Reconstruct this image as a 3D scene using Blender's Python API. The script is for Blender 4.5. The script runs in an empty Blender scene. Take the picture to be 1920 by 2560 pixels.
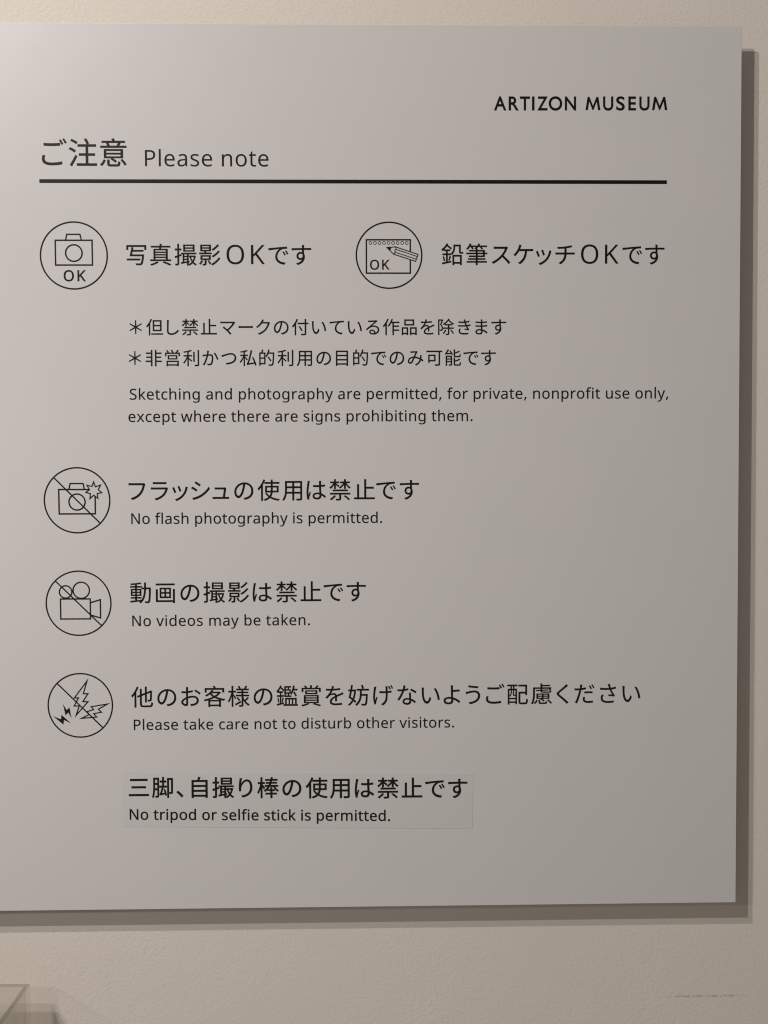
import bpy, bmesh, json, math, random
from mathutils import Matrix, Vector

# ------------------------------------------------------------------ camera, light, exposure
scene = bpy.context.scene
scene.view_settings.view_transform = 'Standard'
scene.view_settings.look = 'None'
scene.view_settings.exposure = 0.0
scene.view_settings.gamma = 1.0
scene.view_settings.use_curve_mapping = False
scene.cycles.filter_width = 1.15

W_PX, H_PX = 1920.0, 2560.0            # the photograph's frame, used to turn measured positions into metres on the sign
LENS = 26.0
F_PX = LENS / 36.0 * H_PX
U = 0.0004                             # metres on the sign face per photograph pixel at its foot point
DIST = F_PX * U                        # camera to sign face
EYE = 1.50
GAP = 0.0108                           # wall to sign face
CAM_ROT = (-0.02349141, -0.01384363, -0.00406406)


def cam_matrix():
    p, y, r = CAM_ROT
    rot = Matrix.Rotation(y, 3, 'Y') @ Matrix.Rotation(p, 3, 'X') @ Matrix.Rotation(r, 3, 'Z')
    to_world = Matrix(((1, 0, 0), (0, 0, -1), (0, 1, 0)))     # sign frame (right, up, out) to world (x, z, -y)
    return to_world @ rot


CAM3 = cam_matrix()
cam_data = bpy.data.cameras.new('camera')
cam_data.sensor_fit = 'VERTICAL'
cam_data.sensor_height = 36.0
cam_data.lens = LENS
cam_data.clip_start = 0.01
cam_data.clip_end = 100.0
cam = bpy.data.objects.new('camera', cam_data)
scene.collection.objects.link(cam)
cam.matrix_world = Matrix.Translation((0, -DIST, EYE)) @ CAM3.to_4x4()
scene.camera = cam

world = bpy.data.worlds.new('World')
scene.world = world
world.use_nodes = True
bg = world.node_tree.nodes['Background']
bg.inputs[1].default_value = 0.118
# the unlit room around: light bounced off the floor is stronger than what comes from the dark ceiling
wt = world.node_tree
w_co = wt.nodes.new('ShaderNodeTexCoord')
w_sep = wt.nodes.new('ShaderNodeSeparateXYZ')
w_ramp = wt.nodes.new('ShaderNodeValToRGB')
w_map = wt.nodes.new('ShaderNodeMapRange')
w_map.inputs['From Min'].default_value = -1.0
w_ramp.color_ramp.elements[0].color = (2.75, 2.58, 2.40, 1)
w_ramp.color_ramp.elements[1].color = (0.02, 0.02, 0.02, 1)
wt.links.new(w_co.outputs['Generated'], w_sep.inputs[0])
wt.links.new(w_sep.outputs['Z'], w_map.inputs['Value'])
wt.links.new(w_map.outputs[0], w_ramp.inputs[0])
wt.links.new(w_ramp.outputs[0], bg.inputs[0])


def spot(name, loc, aim, watts, col, size, blend, radius):
    d = bpy.data.lights.new(name, 'SPOT')
    d.energy = watts
    d.color = col
    d.spot_size = math.radians(size)
    d.spot_blend = blend
    d.shadow_soft_size = radius
    o = bpy.data.objects.new(name, d)
    scene.collection.objects.link(o)
    o.location = loc
    o.rotation_euler = (Vector(aim) - Vector(loc)).to_track_quat('-Z', 'Y').to_euler()
    return o


# two ceiling spots, high up to the left, grazing down the wall
spot('track_spot', (-2.66, GAP - 1.77, 4.74), (-1.19, GAP, 2.86), 583, (1.0, 0.975, 0.94), 54, 1.0, 0.026)
spot('track_spot', (-1.96, GAP - 1.09, 3.97), (-1.29, GAP, 2.36), 316, (1.0, 0.975, 0.94), 108, 1.0, 0.020)

# a weaker one nearer by, low on the left, which fills the shadow under the sign
spot('wall_spot', (-1.38, GAP - 0.75, 1.70), (-0.15, GAP, 0.95), 16, (1.0, 0.975, 0.95), 74, 1.0, 0.05)

# ------------------------------------------------------------------ helpers
def ray(px, py):
    return CAM3 @ Vector(((px - W_PX / 2) / F_PX, -(py - H_PX / 2) / F_PX, -1.0))


def at(px, py, y=0.0):
    """Point of the plane at depth y (sign face = 0, wall = GAP) that the photograph shows at px, py: metres (x, z)."""
    v = ray(px, py)
    t = (y + DIST) / v.y
    return (v.x * t, EYE + v.z * t)


def link(o, parent=None):
    scene.collection.objects.link(o)
    if parent is not None:
        o.parent = parent
    return o


def tag(o, label=None, cat=None, kind=None, group=None):
    for k, v in (('label', label), ('category', cat), ('kind', kind), ('group', group)):
        if v:
            o[k] = v
    return o


def empty(name, loc=(0, 0, 0), parent=None):
    o = bpy.data.objects.new(name, None)
    o.empty_display_size = 0.05
    o.location = loc
    return link(o, parent)


def mesh_obj(name, bm, mat, parent=None, loc=(0, 0, 0), smooth=False):
    me = bpy.data.meshes.new(name)
    bm.normal_update()
    bm.to_mesh(me)
    bm.free()
    me.materials.append(mat)
    for p in me.polygons:
        p.use_smooth = smooth
    o = bpy.data.objects.new(name, me)
    o.location = loc
    return link(o, parent)


def add_box(bm, x0, x1, y0, y1, z0, z1, bevel=0.0, seg=2):
    b = bmesh.new()
    vs = [b.verts.new((x, y, z)) for x in (x0, x1) for y in (y0, y1) for z in (z0, z1)]
    for f in ((0, 1, 3, 2), (4, 6, 7, 5), (0, 4, 5, 1), (2, 3, 7, 6), (0, 2, 6, 4), (1, 5, 7, 3)):
        b.faces.new([vs[i] for i in f])
    bmesh.ops.recalc_face_normals(b, faces=b.faces)
    if bevel:
        bmesh.ops.bevel(b, geom=list(b.edges), offset=bevel, segments=seg, affect='EDGES', profile=0.5)
    me = bpy.data.meshes.new('tmp')
    b.to_mesh(me)
    b.free()
    bm.from_mesh(me)
    bpy.data.meshes.remove(me)


# ------------------------------------------------------------------ materials
def material(name):
    m = bpy.data.materials.new(name)
    m.use_nodes = True
    nt = m.node_tree
    return m, nt, nt.nodes['Principled BSDF']


def node(nt, kind, **kw):
    n = nt.nodes.new(kind)
    for k, v in kw.items():
        if k.startswith('i_'):
            n.inputs[k[2:]].default_value = v
        else:
            setattr(n, k, v)
    return n


def mat_wall():
    m, nt, b = material('painted_wall')
    L = nt.links.new
    tc = node(nt, 'ShaderNodeTexCoord')
    # roller stipple: two sizes of soft bumps
    n1 = node(nt, 'ShaderNodeTexNoise'); n1.inputs['Scale'].default_value = 330; n1.inputs['Detail'].default_value = 2.0
    n1.inputs['Roughness'].default_value = 0.5; n1.inputs['Distortion'].default_value = 0.6
    n2 = node(nt, 'ShaderNodeTexNoise'); n2.inputs['Scale'].default_value = 60; n2.inputs['Detail'].default_value = 2.0
    n3 = node(nt, 'ShaderNodeTexNoise'); n3.inputs['Scale'].default_value = 9; n3.inputs['Detail'].default_value = 2.0
    for n in (n1, n2, n3):
        L(tc.outputs['Object'], n.inputs['Vector'])
    mx = node(nt, 'ShaderNodeMath', operation='MULTIPLY_ADD'); mx.inputs[1].default_value = 0.6
    L(n2.outputs['Fac'], mx.inputs[0]); L(n1.outputs['Fac'], mx.inputs[2])
    # the stipple is heavier in some places than in others
    st = node(nt, 'ShaderNodeMapRange'); st.inputs['From Min'].default_value = 0.3; st.inputs['From Max'].default_value = 0.7
    st.inputs['To Min'].default_value = WALL_BUMP * 0.55; st.inputs['To Max'].default_value = WALL_BUMP * 1.3
    L(n3.outputs['Fac'], st.inputs['Value'])
    bp = node(nt, 'ShaderNodeBump'); bp.inputs['Distance'].default_value = 0.001
    L(st.outputs['Result'], bp.inputs['Strength'])
    L(mx.outputs[0], bp.inputs['Height']); L(bp.outputs['Normal'], b.inputs['Normal'])
    # paint colour with a faint unevenness, and the dark scuff low on the right
    cr = node(nt, 'ShaderNodeMix', data_type='RGBA')
    cr.inputs[6].default_value = WALL_A; cr.inputs[7].default_value = WALL_B
    L(n3.outputs['Fac'], cr.inputs[0])
    x0, z0 = at(1660, 2489, GAP); x1, z1 = at(1885, 2491, GAP)
    sep = node(nt, 'ShaderNodeSeparateXYZ'); L(tc.outputs['Object'], sep.inputs[0])

    def window(sock, lo, hi, soft):
        a = node(nt, 'ShaderNodeMapRange', interpolation_type='SMOOTHSTEP')
        a.inputs['From Min'].default_value = lo - soft; a.inputs['From Max'].default_value = lo + soft
        c = node(nt, 'ShaderNodeMapRange', interpolation_type='SMOOTHSTEP')
        c.inputs['From Min'].default_value = hi - soft; c.inputs['From Max'].default_value = hi + soft
        c.inputs['To Min'].default_value = 1; c.inputs['To Max'].default_value = 0
        L(sock, a.inputs['Value']); L(sock, c.inputs['Value'])
        p = node(nt, 'ShaderNodeMath', operation='MULTIPLY'); L(a.outputs[0], p.inputs[0]); L(c.outputs[0], p.inputs[1])
        return p.outputs[0]
    zc = (z0 + z1) / 2
    wx = window(sep.outputs['X'], x0 + .008, x1 - .014, 0.014)
    wz = window(sep.outputs['Z'], zc - .0008, zc + .0008, 0.0010)
    n4 = node(nt, 'ShaderNodeTexNoise'); n4.inputs['Scale'].default_value = 520; n4.inputs['Detail'].default_value = 1
    L(tc.outputs['Object'], n4.inputs['Vector'])
    thr = node(nt, 'ShaderNodeMapRange'); thr.inputs['From Min'].default_value = 0.42; thr.inputs['From Max'].default_value = 0.62
    L(n4.outputs['Fac'], thr.inputs['Value'])
    k1 = node(nt, 'ShaderNodeMath', operation='MULTIPLY'); L(wx, k1.inputs[0]); L(wz, k1.inputs[1])
    k2 = node(nt, 'ShaderNodeMath', operation='MULTIPLY'); L(k1.outputs[0], k2.inputs[0]); L(thr.outputs[0], k2.inputs[1])
    k3 = node(nt, 'ShaderNodeMath', operation='MULTIPLY'); L(k2.outputs[0], k3.inputs[0]); k3.inputs[1].default_value = 0.55
    sc = node(nt, 'ShaderNodeMix', data_type='RGBA'); sc.inputs[7].default_value = (0.10, 0.09, 0.08, 1)
    L(k3.outputs[0], sc.inputs[0]); L(cr.outputs[2], sc.inputs[6])
    L(sc.outputs[2], b.inputs['Base Color'])
    b.inputs["Roughness"].default_value = 0.75
    b.inputs['Specular IOR Level'].default_value = 0.3
    return m


def mat_panel(name, col, rough, spec, var=0.015):
    m, nt, b = material(name)
    L = nt.links.new
    tc = node(nt, 'ShaderNodeTexCoord')
    n = node(nt, 'ShaderNodeTexNoise'); n.inputs['Scale'].default_value = 14; n.inputs['Detail'].default_value = 3
    L(tc.outputs['Object'], n.inputs['Vector'])
    mix = node(nt, 'ShaderNodeMix', data_type='RGBA')
    a = [c * (1 - var) for c in col]; d = [c * (1 + var) for c in col]
    mix.inputs[6].default_value = (a[0] * 0.995, a[1], a[2] * 1.005, 1)
    mix.inputs[7].default_value = (d[0] * 1.005, d[1], d[2] * 0.995, 1)
    L(n.outputs['Fac'], mix.inputs[0]); L(mix.outputs[2], b.inputs['Base Color'])
    n2 = node(nt, 'ShaderNodeTexNoise'); n2.inputs['Scale'].default_value = 25; n2.inputs['Detail'].default_value = 4
    L(tc.outputs['Object'], n2.inputs['Vector'])
    bp = node(nt, 'ShaderNodeBump'); bp.inputs['Strength'].default_value = 0.02; bp.inputs['Distance'].default_value = 0.001
    L(n2.outputs['Fac'], bp.inputs['Height']); L(bp.outputs['Normal'], b.inputs['Normal'])
    rr = node(nt, 'ShaderNodeMapRange')
    rr.inputs['To Min'].default_value = rough - 0.05
    rr.inputs['To Max'].default_value = rough + 0.05
    L(n2.outputs['Fac'], rr.inputs['Value'])
    L(rr.outputs[0], b.inputs['Roughness'])
    b.inputs['Specular IOR Level'].default_value = spec
    return m


def mat_ink(name, col, rough):
    m, nt, b = material(name)
    b.inputs['Base Color'].default_value = (*col, 1)
    b.inputs['Roughness'].default_value = rough
    b.inputs['Specular IOR Level'].default_value = 0.3
    return m


def mat_acrylic(name, tint, gloss, haze):
    m, nt, b = material(name)
    nt.nodes.remove(b)
    L = nt.links.new
    out = [n for n in nt.nodes if n.type == 'OUTPUT_MATERIAL'][0]
    tr = node(nt, 'ShaderNodeBsdfTransparent'); tr.inputs[0].default_value = (*tint, 1)
    df = node(nt, 'ShaderNodeBsdfDiffuse'); df.inputs[0].default_value = (0.70, 0.64, 0.57, 1)
    gl = node(nt, 'ShaderNodeBsdfGlossy'); gl.inputs['Roughness'].default_value = 0.12; gl.inputs[0].default_value = (0.9, 0.9, 0.9, 1)
    m1 = node(nt, 'ShaderNodeMixShader'); m1.inputs[0].default_value = haze
    L(tr.outputs[0], m1.inputs[1]); L(df.outputs[0], m1.inputs[2])
    fr = node(nt, 'ShaderNodeFresnel'); fr.inputs[0].default_value = 1.3
    sc = node(nt, 'ShaderNodeMath', operation='MULTIPLY'); sc.inputs[1].default_value = gloss
    L(fr.outputs[0], sc.inputs[0])
    m2 = node(nt, 'ShaderNodeMixShader')
    L(sc.outputs[0], m2.inputs[0]); L(m1.outputs[0], m2.inputs[1]); L(gl.outputs[0], m2.inputs[2])
    L(m2.outputs[0], out.inputs[0])
    return m


WALL_BUMP = 0.19
WALL_A = (0.70, 0.626, 0.548, 1)
WALL_B = (0.735, 0.662, 0.58, 1)
M_WALL = mat_wall()
M_PANEL = mat_panel('satin_white_panel', (0.645, 0.609, 0.594), 0.42, 0.5)
M_STICKER = mat_panel('sticker_film', (0.622, 0.594, 0.574), 0.42, 0.5)
M_INK = mat_ink('black_print', (0.007, 0.0055, 0.005), 0.40)
M_INK_DEEP = mat_ink('sticker_print', (0.006, 0.006, 0.006), 0.45)
M_MOUNT = mat_ink('grey_metal_mount', (0.30, 0.30, 0.30), 0.5)
M_ACRYLIC = mat_acrylic('clear_acrylic', (0.965, 0.96, 0.95), 0.6, 0.03)
M_SHADE_VEIL = mat_acrylic('shade_veil_acrylic', (0.975, 0.97, 0.96), 0.3, 0.20)  # clear back sheet; wall-coloured haze added to hide the wall shadow behind it
M_EDGE = mat_acrylic('acrylic_cut_edge', (0.70, 0.68, 0.645), 0.25, 0.03)

# ------------------------------------------------------------------ lettering outlines
# glyph outlines, hundredths of the letter size: 'jp' per em, 'la' and 'br' per capital height (advance, contours)
GLYPHS = json.loads(r'''{"jp":{"、":[[[273,-56],[341,2],[233,119],[117,224],[52,167],[165,63]]],
"い":[[[223,698],[126,700],[132,655],[133,611],[135,488],[144,344],[163,228],[190,137],[225,70],[266,25],[310,-1],[357,-9],[397,-2],[435,22],[472,65],[509,130],[545,219],[482,290],[459,216],[429,151],[395,104],[358,86],[318,99],[284,136],[256,194],[235,271],[222,364],[216,490],[215,601]],
[[744,670],[666,643],[731,541],[782,416],[819,279],[840,140],[920,173],[899,306],[860,441],[807,567]]],
"う":[[[720,333],[710,261],[680,200],[634,147],[571,104],[494,70],[405,45],[306,28],[351,-48],[445,-29],[531,-3],[608,32],[675,74],[730,125],[770,185],[796,253],[805,330],[796,396],[772,451],[734,495],[684,526],[625,545],[557,552],[444,543],[341,524],[258,504],[166,489],[192,396],[276,427],[347,448],[440,468],[549,477],[606,470],[654,451],[689,420],[712,380]],
[[300,783],[287,707],[501,679],[713,660],[725,737],[517,751]]],
"お":[[[721,688],[685,628],[803,558],[909,478],[950,542],[844,616]],
[[325,279],[328,102],[324,75],[312,58],[292,53],[259,60],[223,78],[195,105],[183,138],[194,174],[224,211],[269,247]],
[[121,619],[123,543],[251,538],[325,541],[324,410],[324,353],[257,319],[197,279],[149,233],[117,184],[105,134],[119,83],[156,37],[206,1],[261,-23],[313,-32],[343,-28],[367,-15],[386,8],[397,42],[401,91],[397,308],[505,337],[615,347],[669,342],[717,325],[754,299],[778,262],[787,216],[778,166],[753,126],[716,96],[670,74],[619,60],[561,53],[502,53],[530,-28],[588,-24],[654,-14],[729,11],[788,47],[831,93],[858,150],[867,217],[859,273],[834,322],[796,362],[746,391],[685,410],[616,416],[510,407],[396,379],[396,414],[398,549],[508,564],[608,584],[606,662],[509,639],[400,622],[404,730],[411,799],[322,799],[327,728],[326,614],[249,611]]],
"か":[[[782,674],[709,641],[780,533],[844,400],[887,279],[965,316],[916,432],[849,566]],
[[78,561],[86,474],[176,486],[303,500],[270,385],[223,252],[163,118],[92,1],[174,-31],[246,104],[305,248],[350,387],[384,508],[492,515],[527,512],[557,503],[579,484],[593,453],[598,406],[593,294],[577,186],[550,100],[527,68],[498,53],[463,49],[407,54],[340,69],[353,-14],[410,-25],[471,-29],[517,-25],[556,-12],[590,14],[617,55],[651,159],[669,288],[675,416],[669,475],[653,520],[627,551],[595,571],[556,582],[513,585],[400,578],[426,721],[438,780],[345,790],[338,683],[319,572],[167,561]]],
"き":[[[305,265],[227,281],[207,237],[193,191],[188,138],[197,80],[224,33],[268,-3],[329,-28],[404,-43],[495,-48],[618,-44],[729,-31],[732,49],[621,33],[494,28],[410,33],[345,48],[299,72],[272,107],[263,152],[269,193],[283,230]],
[[502,698],[509,673],[353,672],[179,685],[184,612],[367,602],[528,605],[555,527],[575,475],[451,468],[309,469],[160,480],[164,405],[396,398],[604,407],[640,334],[682,263],[532,280],[525,219],[639,206],[744,187],[785,248],[748,291],[678,415],[859,451],[847,526],[761,503],[647,483],[624,543],[602,612],[705,629],[799,652],[788,724],[688,697],[583,679],[559,798],[474,787]]],
"く":[[[704,738],[630,804],[573,737],[428,609],[278,485],[240,449],[215,417],[205,387],[211,356],[232,324],[271,287],[437,146],[586,8],[655,-65],[726,1],[533,175],[352,324],[321,352],[306,375],[306,396],[320,418],[349,445],[635,681]]],
"げ":[[[244,750],[152,759],[146,692],[131,588],[115,450],[108,293],[117,169],[138,58],[161,-24],[229,-16],[226,18],[231,63],[296,284],[253,310],[199,157],[183,288],[187,428],[204,564],[227,685]],
[[819,791],[771,776],[827,635],[877,653]],
[[919,822],[871,806],[902,740],[929,667],[979,685]],
[[385,558],[385,478],[547,472],[664,474],[664,444],[663,338],[655,248],[637,171],[604,105],[551,46],[506,10],[454,-17],[527,-74],[605,-18],[662,43],[699,110],[722,183],[734,263],[738,349],[739,444],[739,478],[911,497],[912,578],[830,564],[738,554],[737,706],[740,765],[647,765],[657,705],[662,549],[546,547]]],
"ご":[[[217,691],[217,610],[341,602],[482,599],[626,603],[751,611],[751,693],[625,683],[481,679],[339,682]],
[[257,288],[176,296],[162,231],[155,157],[165,99],[193,51],[239,13],[303,-14],[382,-30],[476,-36],[612,-31],[729,-19],[817,-1],[816,85],[725,64],[607,51],[474,46],[388,52],[321,69],[274,96],[246,132],[237,175],[242,231]],
[[779,803],[725,780],[769,711],[807,640],[861,665]],
[[889,843],[836,820],[881,753],[919,682],[974,706]]],
"さ":[[[312,312],[234,330],[209,273],[192,218],[186,164],[196,102],[224,50],[270,10],[331,-18],[407,-36],[496,-42],[643,-35],[754,-20],[758,60],[641,41],[500,35],[419,41],[353,57],[305,84],[275,122],[265,173],[271,220],[286,265]],
[[158,631],[160,551],[384,541],[580,549],[639,425],[701,321],[535,336],[529,269],[659,258],[770,242],[811,298],[767,351],[709,445],[655,557],[761,574],[862,598],[853,676],[743,647],[630,627],[603,717],[584,798],[499,787],[524,709],[554,619],[435,615],[302,618]]],
"し":[[[340,779],[239,780],[247,678],[237,172],[243,108],[260,57],[287,16],[324,-15],[369,-35],[421,-47],[480,-51],[583,-41],[671,-15],[746,24],[808,70],[858,121],[898,170],[841,238],[802,187],[757,138],[704,96],[641,62],[568,39],[483,31],[429,36],[384,52],[349,80],[327,122],[319,180],[331,678]]],
"す":[[[568,372],[568,321],[558,282],[539,254],[512,237],[480,231],[440,238],[408,257],[386,288],[378,330],[386,374],[409,407],[441,429],[479,436],[516,429],[547,409]],
[[96,653],[98,576],[311,588],[545,593],[546,492],[514,500],[479,503],[424,494],[376,470],[338,433],[312,385],[303,329],[312,270],[337,223],[373,189],[418,169],[467,162],[514,169],[554,189],[524,139],[482,96],[428,61],[364,33],[289,12],[356,-54],[446,-19],[517,23],[572,73],[611,127],[636,184],[651,243],[655,301],[647,371],[623,429],[621,594],[635,594],[928,589],[929,663],[636,664],[621,664],[622,729],[627,792],[536,792],[542,729],[544,663]]],
"だ":[[[507,468],[507,393],[693,404],[780,401],[861,392],[863,468],[690,477]],
[[528,225],[453,232],[442,172],[438,114],[445,69],[466,32],[501,3],[549,-18],[609,-30],[682,-34],[786,-30],[875,-19],[878,62],[782,47],[683,42],[611,47],[562,61],[532,82],[518,107],[514,135]],
[[755,742],[702,719],[745,651],[783,580],[837,604]],
[[865,783],[813,760],[857,693],[896,621],[950,645]],
[[191,606],[71,613],[74,535],[190,531],[282,534],[256,427],[209,271],[150,110],[88,-20],[176,-50],[232,86],[287,250],[332,408],[364,542],[470,556],[572,576],[572,654],[380,619],[395,693],[413,772],[317,780],[314,698],[299,611]]],
"つ":[[[73,522],[110,434],[198,470],[327,517],[472,557],[608,575],[671,568],[723,550],[765,521],[796,483],[815,438],[821,388],[810,317],[780,257],[733,208],[671,168],[597,138],[513,117],[422,103],[325,97],[361,14],[473,25],[576,46],[669,76],[750,117],[816,168],[866,229],[897,302],[908,386],[900,454],[878,512],[843,560],[797,599],[742,627],[679,644],[610,650],[494,638],[374,611],[265,578],[183,551]]],
"て":[[[85,664],[94,577],[329,611],[564,636],[509,595],[458,538],[416,469],[388,388],[377,298],[386,220],[413,154],[454,98],[506,53],[566,17],[633,-8],[703,-24],[773,-31],[802,52],[732,58],[662,73],[598,97],[541,132],[497,179],[468,240],[457,316],[464,377],[485,440],[518,501],[564,556],[620,601],[686,632],[782,646],[882,648],[882,728],[612,710],[174,669]]],
"で":[[[79,658],[88,571],[323,605],[558,630],[503,589],[452,532],[410,463],[382,382],[371,292],[380,214],[407,148],[448,92],[500,47],[560,11],[627,-14],[697,-30],[767,-37],[796,46],[726,52],[656,67],[592,91],[535,126],[491,173],[462,233],[451,309],[458,371],[479,434],[512,495],[558,550],[614,595],[680,626],[776,640],[876,642],[876,722],[606,704],[168,663]],
[[732,519],[681,497],[725,429],[763,356],[814,380],[774,454]],
[[841,561],[792,538],[837,471],[876,398],[928,423],[885,496]]],
"な":[[[887,458],[932,524],[825,592],[699,657],[658,596],[777,533]],
[[622,165],[623,120],[619,89],[608,61],[587,40],[555,26],[512,21],[461,27],[425,43],[403,68],[396,100],[405,132],[430,157],[469,174],[519,180],[572,176]],
[[687,485],[609,485],[620,233],[522,243],[458,236],[403,217],[360,186],[332,144],[322,93],[332,40],[361,0],[404,-29],[459,-46],[522,-51],[588,-44],[637,-23],[671,8],[691,48],[697,94],[696,136],[785,81],[858,21],[901,89],[843,134],[774,177],[693,213],[686,377]],
[[451,794],[363,802],[352,716],[332,629],[219,624],[97,631],[102,556],[219,553],[308,556],[251,429],[176,296],[94,182],[171,142],[252,268],[328,416],[389,564],[485,580],[571,601],[569,676],[491,654],[412,639]]],
"の":[[[476,642],[453,504],[420,372],[382,264],[343,191],[305,149],[269,136],[241,143],[213,164],[189,200],[172,251],[166,318],[173,378],[194,438],[228,495],[273,547],[331,591],[398,624]],
[[559,644],[638,628],[704,595],[756,550],[795,492],[818,426],[826,353],[816,273],[789,206],[747,151],[695,107],[635,76],[572,56],[486,43],[533,-31],[628,-11],[711,21],[780,66],[835,122],[875,188],[900,264],[908,350],[901,424],[881,493],[849,556],[804,610],[749,655],[684,689],[609,711],[525,718],[436,709],[354,685],[280,646],[215,596],[162,535],[122,466],[97,391],[88,311],[95,234],[114,168],[144,116],[180,77],[222,52],[266,44],[320,57],[370,94],[417,157],[460,244],[499,355],[535,499]]],
"は":[[[255,764],[167,771],[161,700],[143,587],[124,435],[115,279],[120,153],[134,46],[153,-37],[223,-32],[221,3],[225,48],[255,151],[296,269],[255,301],[198,154],[188,293],[197,427],[216,575],[238,696]],
[[676,185],[677,150],[674,113],[663,83],[643,60],[612,46],[568,41],[519,46],[480,61],[455,86],[446,120],[455,153],[482,179],[522,195],[574,201],[627,197]],
[[749,770],[659,770],[663,709],[663,585],[569,583],[399,591],[399,516],[567,509],[663,511],[673,254],[580,263],[508,255],[451,234],[409,201],[383,160],[374,112],[383,63],[409,23],[451,-7],[509,-25],[582,-31],[642,-25],[687,-7],[719,19],[740,52],[752,90],[755,130],[755,151],[831,100],[906,35],[950,102],[894,149],[828,194],[752,231],[740,516],[913,535],[913,612],[740,589],[743,710]]],
"ま":[[[500,178],[501,111],[495,75],[480,51],[457,35],[428,26],[395,24],[332,30],[288,47],[264,73],[256,105],[266,137],[294,164],[340,182],[403,188]],
[[185,473],[186,398],[436,384],[493,384],[497,248],[413,254],[334,247],[269,226],[222,194],[192,152],[182,101],[191,49],[219,8],[264,-22],[326,-40],[404,-46],[472,-38],[522,-17],[555,14],[574,53],[580,94],[578,156],[672,113],[753,60],[820,5],[866,76],[815,115],[749,158],[668,199],[574,232],[567,386],[706,394],[844,409],[845,484],[708,467],[566,457],[566,469],[566,597],[836,620],[837,693],[702,676],[566,666],[567,727],[573,794],[488,794],[492,734],[492,663],[446,663],[317,670],[190,685],[191,611],[316,600],[447,594],[491,594],[491,469],[491,454],[437,454],[313,459]]],
"み":[[[848,514],[767,523],[767,431],[758,356],[674,391],[582,420],[484,437],[546,575],[598,677],[624,710],[574,751],[524,740],[298,730],[223,733],[227,652],[301,658],[509,668],[405,440],[312,429],[231,402],[165,361],[115,308],[83,245],[72,175],[78,128],[96,90],[124,62],[160,44],[202,38],[250,45],[291,66],[328,107],[391,226],[454,369],[556,352],[652,320],[740,277],[716,213],[679,150],[629,92],[563,40],[478,-5],[544,-60],[623,-14],[687,38],[738,97],[778,163],[807,237],[911,158],[948,244],[827,321],[840,413]],
[[374,370],[320,249],[265,152],[236,125],[205,117],[175,125],[153,148],[145,185],[152,228],[172,269],[205,306],[250,336],[306,358]]],
"よ":[[[466,196],[467,132],[460,87],[440,55],[406,35],[358,29],[294,35],[246,51],[216,78],[206,115],[217,152],[248,181],[299,200],[368,206]],
[[541,785],[446,785],[454,686],[455,502],[463,270],[378,276],[299,270],[236,253],[187,228],[153,195],[133,155],[126,112],[134,61],[158,20],[194,-10],[242,-30],[300,-42],[366,-46],[426,-40],[473,-25],[507,-1],[531,30],[545,66],[549,106],[547,173],[646,128],[734,71],[807,7],[855,83],[794,132],[721,179],[636,221],[544,253],[534,502],[534,511],[681,516],[833,527],[830,602],[678,590],[534,584],[534,686]]],
"り":[[[339,789],[251,792],[243,706],[223,550],[212,383],[216,293],[223,224],[300,230],[295,296],[298,353],[312,422],[341,492],[382,559],[433,614],[490,652],[551,666],[599,657],[639,631],[670,589],[692,535],[706,469],[710,394],[702,307],[680,234],[645,174],[598,126],[541,88],[475,58],[402,37],[323,22],[370,-50],[459,-29],[541,-1],[613,37],[674,85],[724,144],[761,215],[784,298],[792,395],[784,493],[762,577],[728,645],[682,696],[627,727],[564,738],[491,724],[425,687],[369,635],[324,574],[292,511],[310,649]]],
"る":[[[580,33],[499,27],[445,32],[403,48],[376,73],[366,105],[377,137],[405,160],[446,169],[488,162],[524,144],[551,115],[570,77]],
[[238,737],[241,654],[307,660],[613,674],[381,478],[112,254],[169,195],[242,265],[311,321],[382,362],[460,387],[552,395],[625,387],[687,363],[735,326],[765,279],[776,223],[768,166],[744,118],[704,80],[651,52],[637,107],[610,155],[569,194],[515,220],[447,229],[395,222],[353,203],[320,175],[300,139],[293,99],[303,52],[331,13],[376,-17],[437,-36],[512,-43],[598,-37],[673,-19],[736,11],[787,50],[825,99],[848,157],[856,222],[846,286],[819,343],[776,390],[719,426],[650,449],[571,457],[502,453],[432,436],[696,655],[752,696],[706,754],[652,746],[309,733]]],
"を":[[[882,441],[849,516],[767,477],[585,396],[567,435],[537,463],[498,480],[452,486],[405,482],[356,469],[313,449],[362,524],[403,604],[573,614],[735,632],[736,706],[587,686],[431,675],[460,791],[378,798],[370,738],[353,673],[287,672],[118,683],[118,608],[282,602],[326,602],[277,514],[202,412],[95,296],[163,246],[254,350],[305,388],[363,413],[426,423],[458,419],[485,408],[505,389],[517,361],[448,323],[383,280],[330,230],[294,174],[281,108],[290,54],[316,14],[356,-14],[409,-32],[470,-42],[539,-45],[680,-40],[813,-27],[815,53],[675,35],[542,29],[484,31],[434,38],[395,54],[370,80],[361,119],[373,166],[405,209],[455,249],[519,287],[516,131],[593,131],[590,323],[793,409]]],
"ク":[[[537,777],[444,807],[413,728],[380,668],[333,600],[271,528],[194,456],[99,390],[168,338],[269,416],[353,499],[421,584],[760,584],[727,483],[672,373],[600,272],[525,196],[435,127],[328,68],[201,21],[273,-44],[402,12],[508,76],[597,148],[671,228],[751,343],[811,462],[849,572],[872,625],[805,666],[777,658],[740,656],[468,656],[492,698]]],
"ケ":[[[412,773],[316,792],[301,712],[279,647],[244,572],[199,501],[137,422],[66,357],[145,310],[205,370],[264,446],[312,524],[568,524],[554,407],[527,309],[490,227],[445,160],[397,107],[348,65],[310,39],[267,19],[352,-39],[422,12],[484,71],[537,139],[581,217],[616,307],[639,409],[652,524],[821,524],[915,521],[915,607],[821,602],[349,602],[387,703]]],
"シ":[[[301,768],[256,701],[368,631],[471,559],[518,627],[416,697]],
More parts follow.
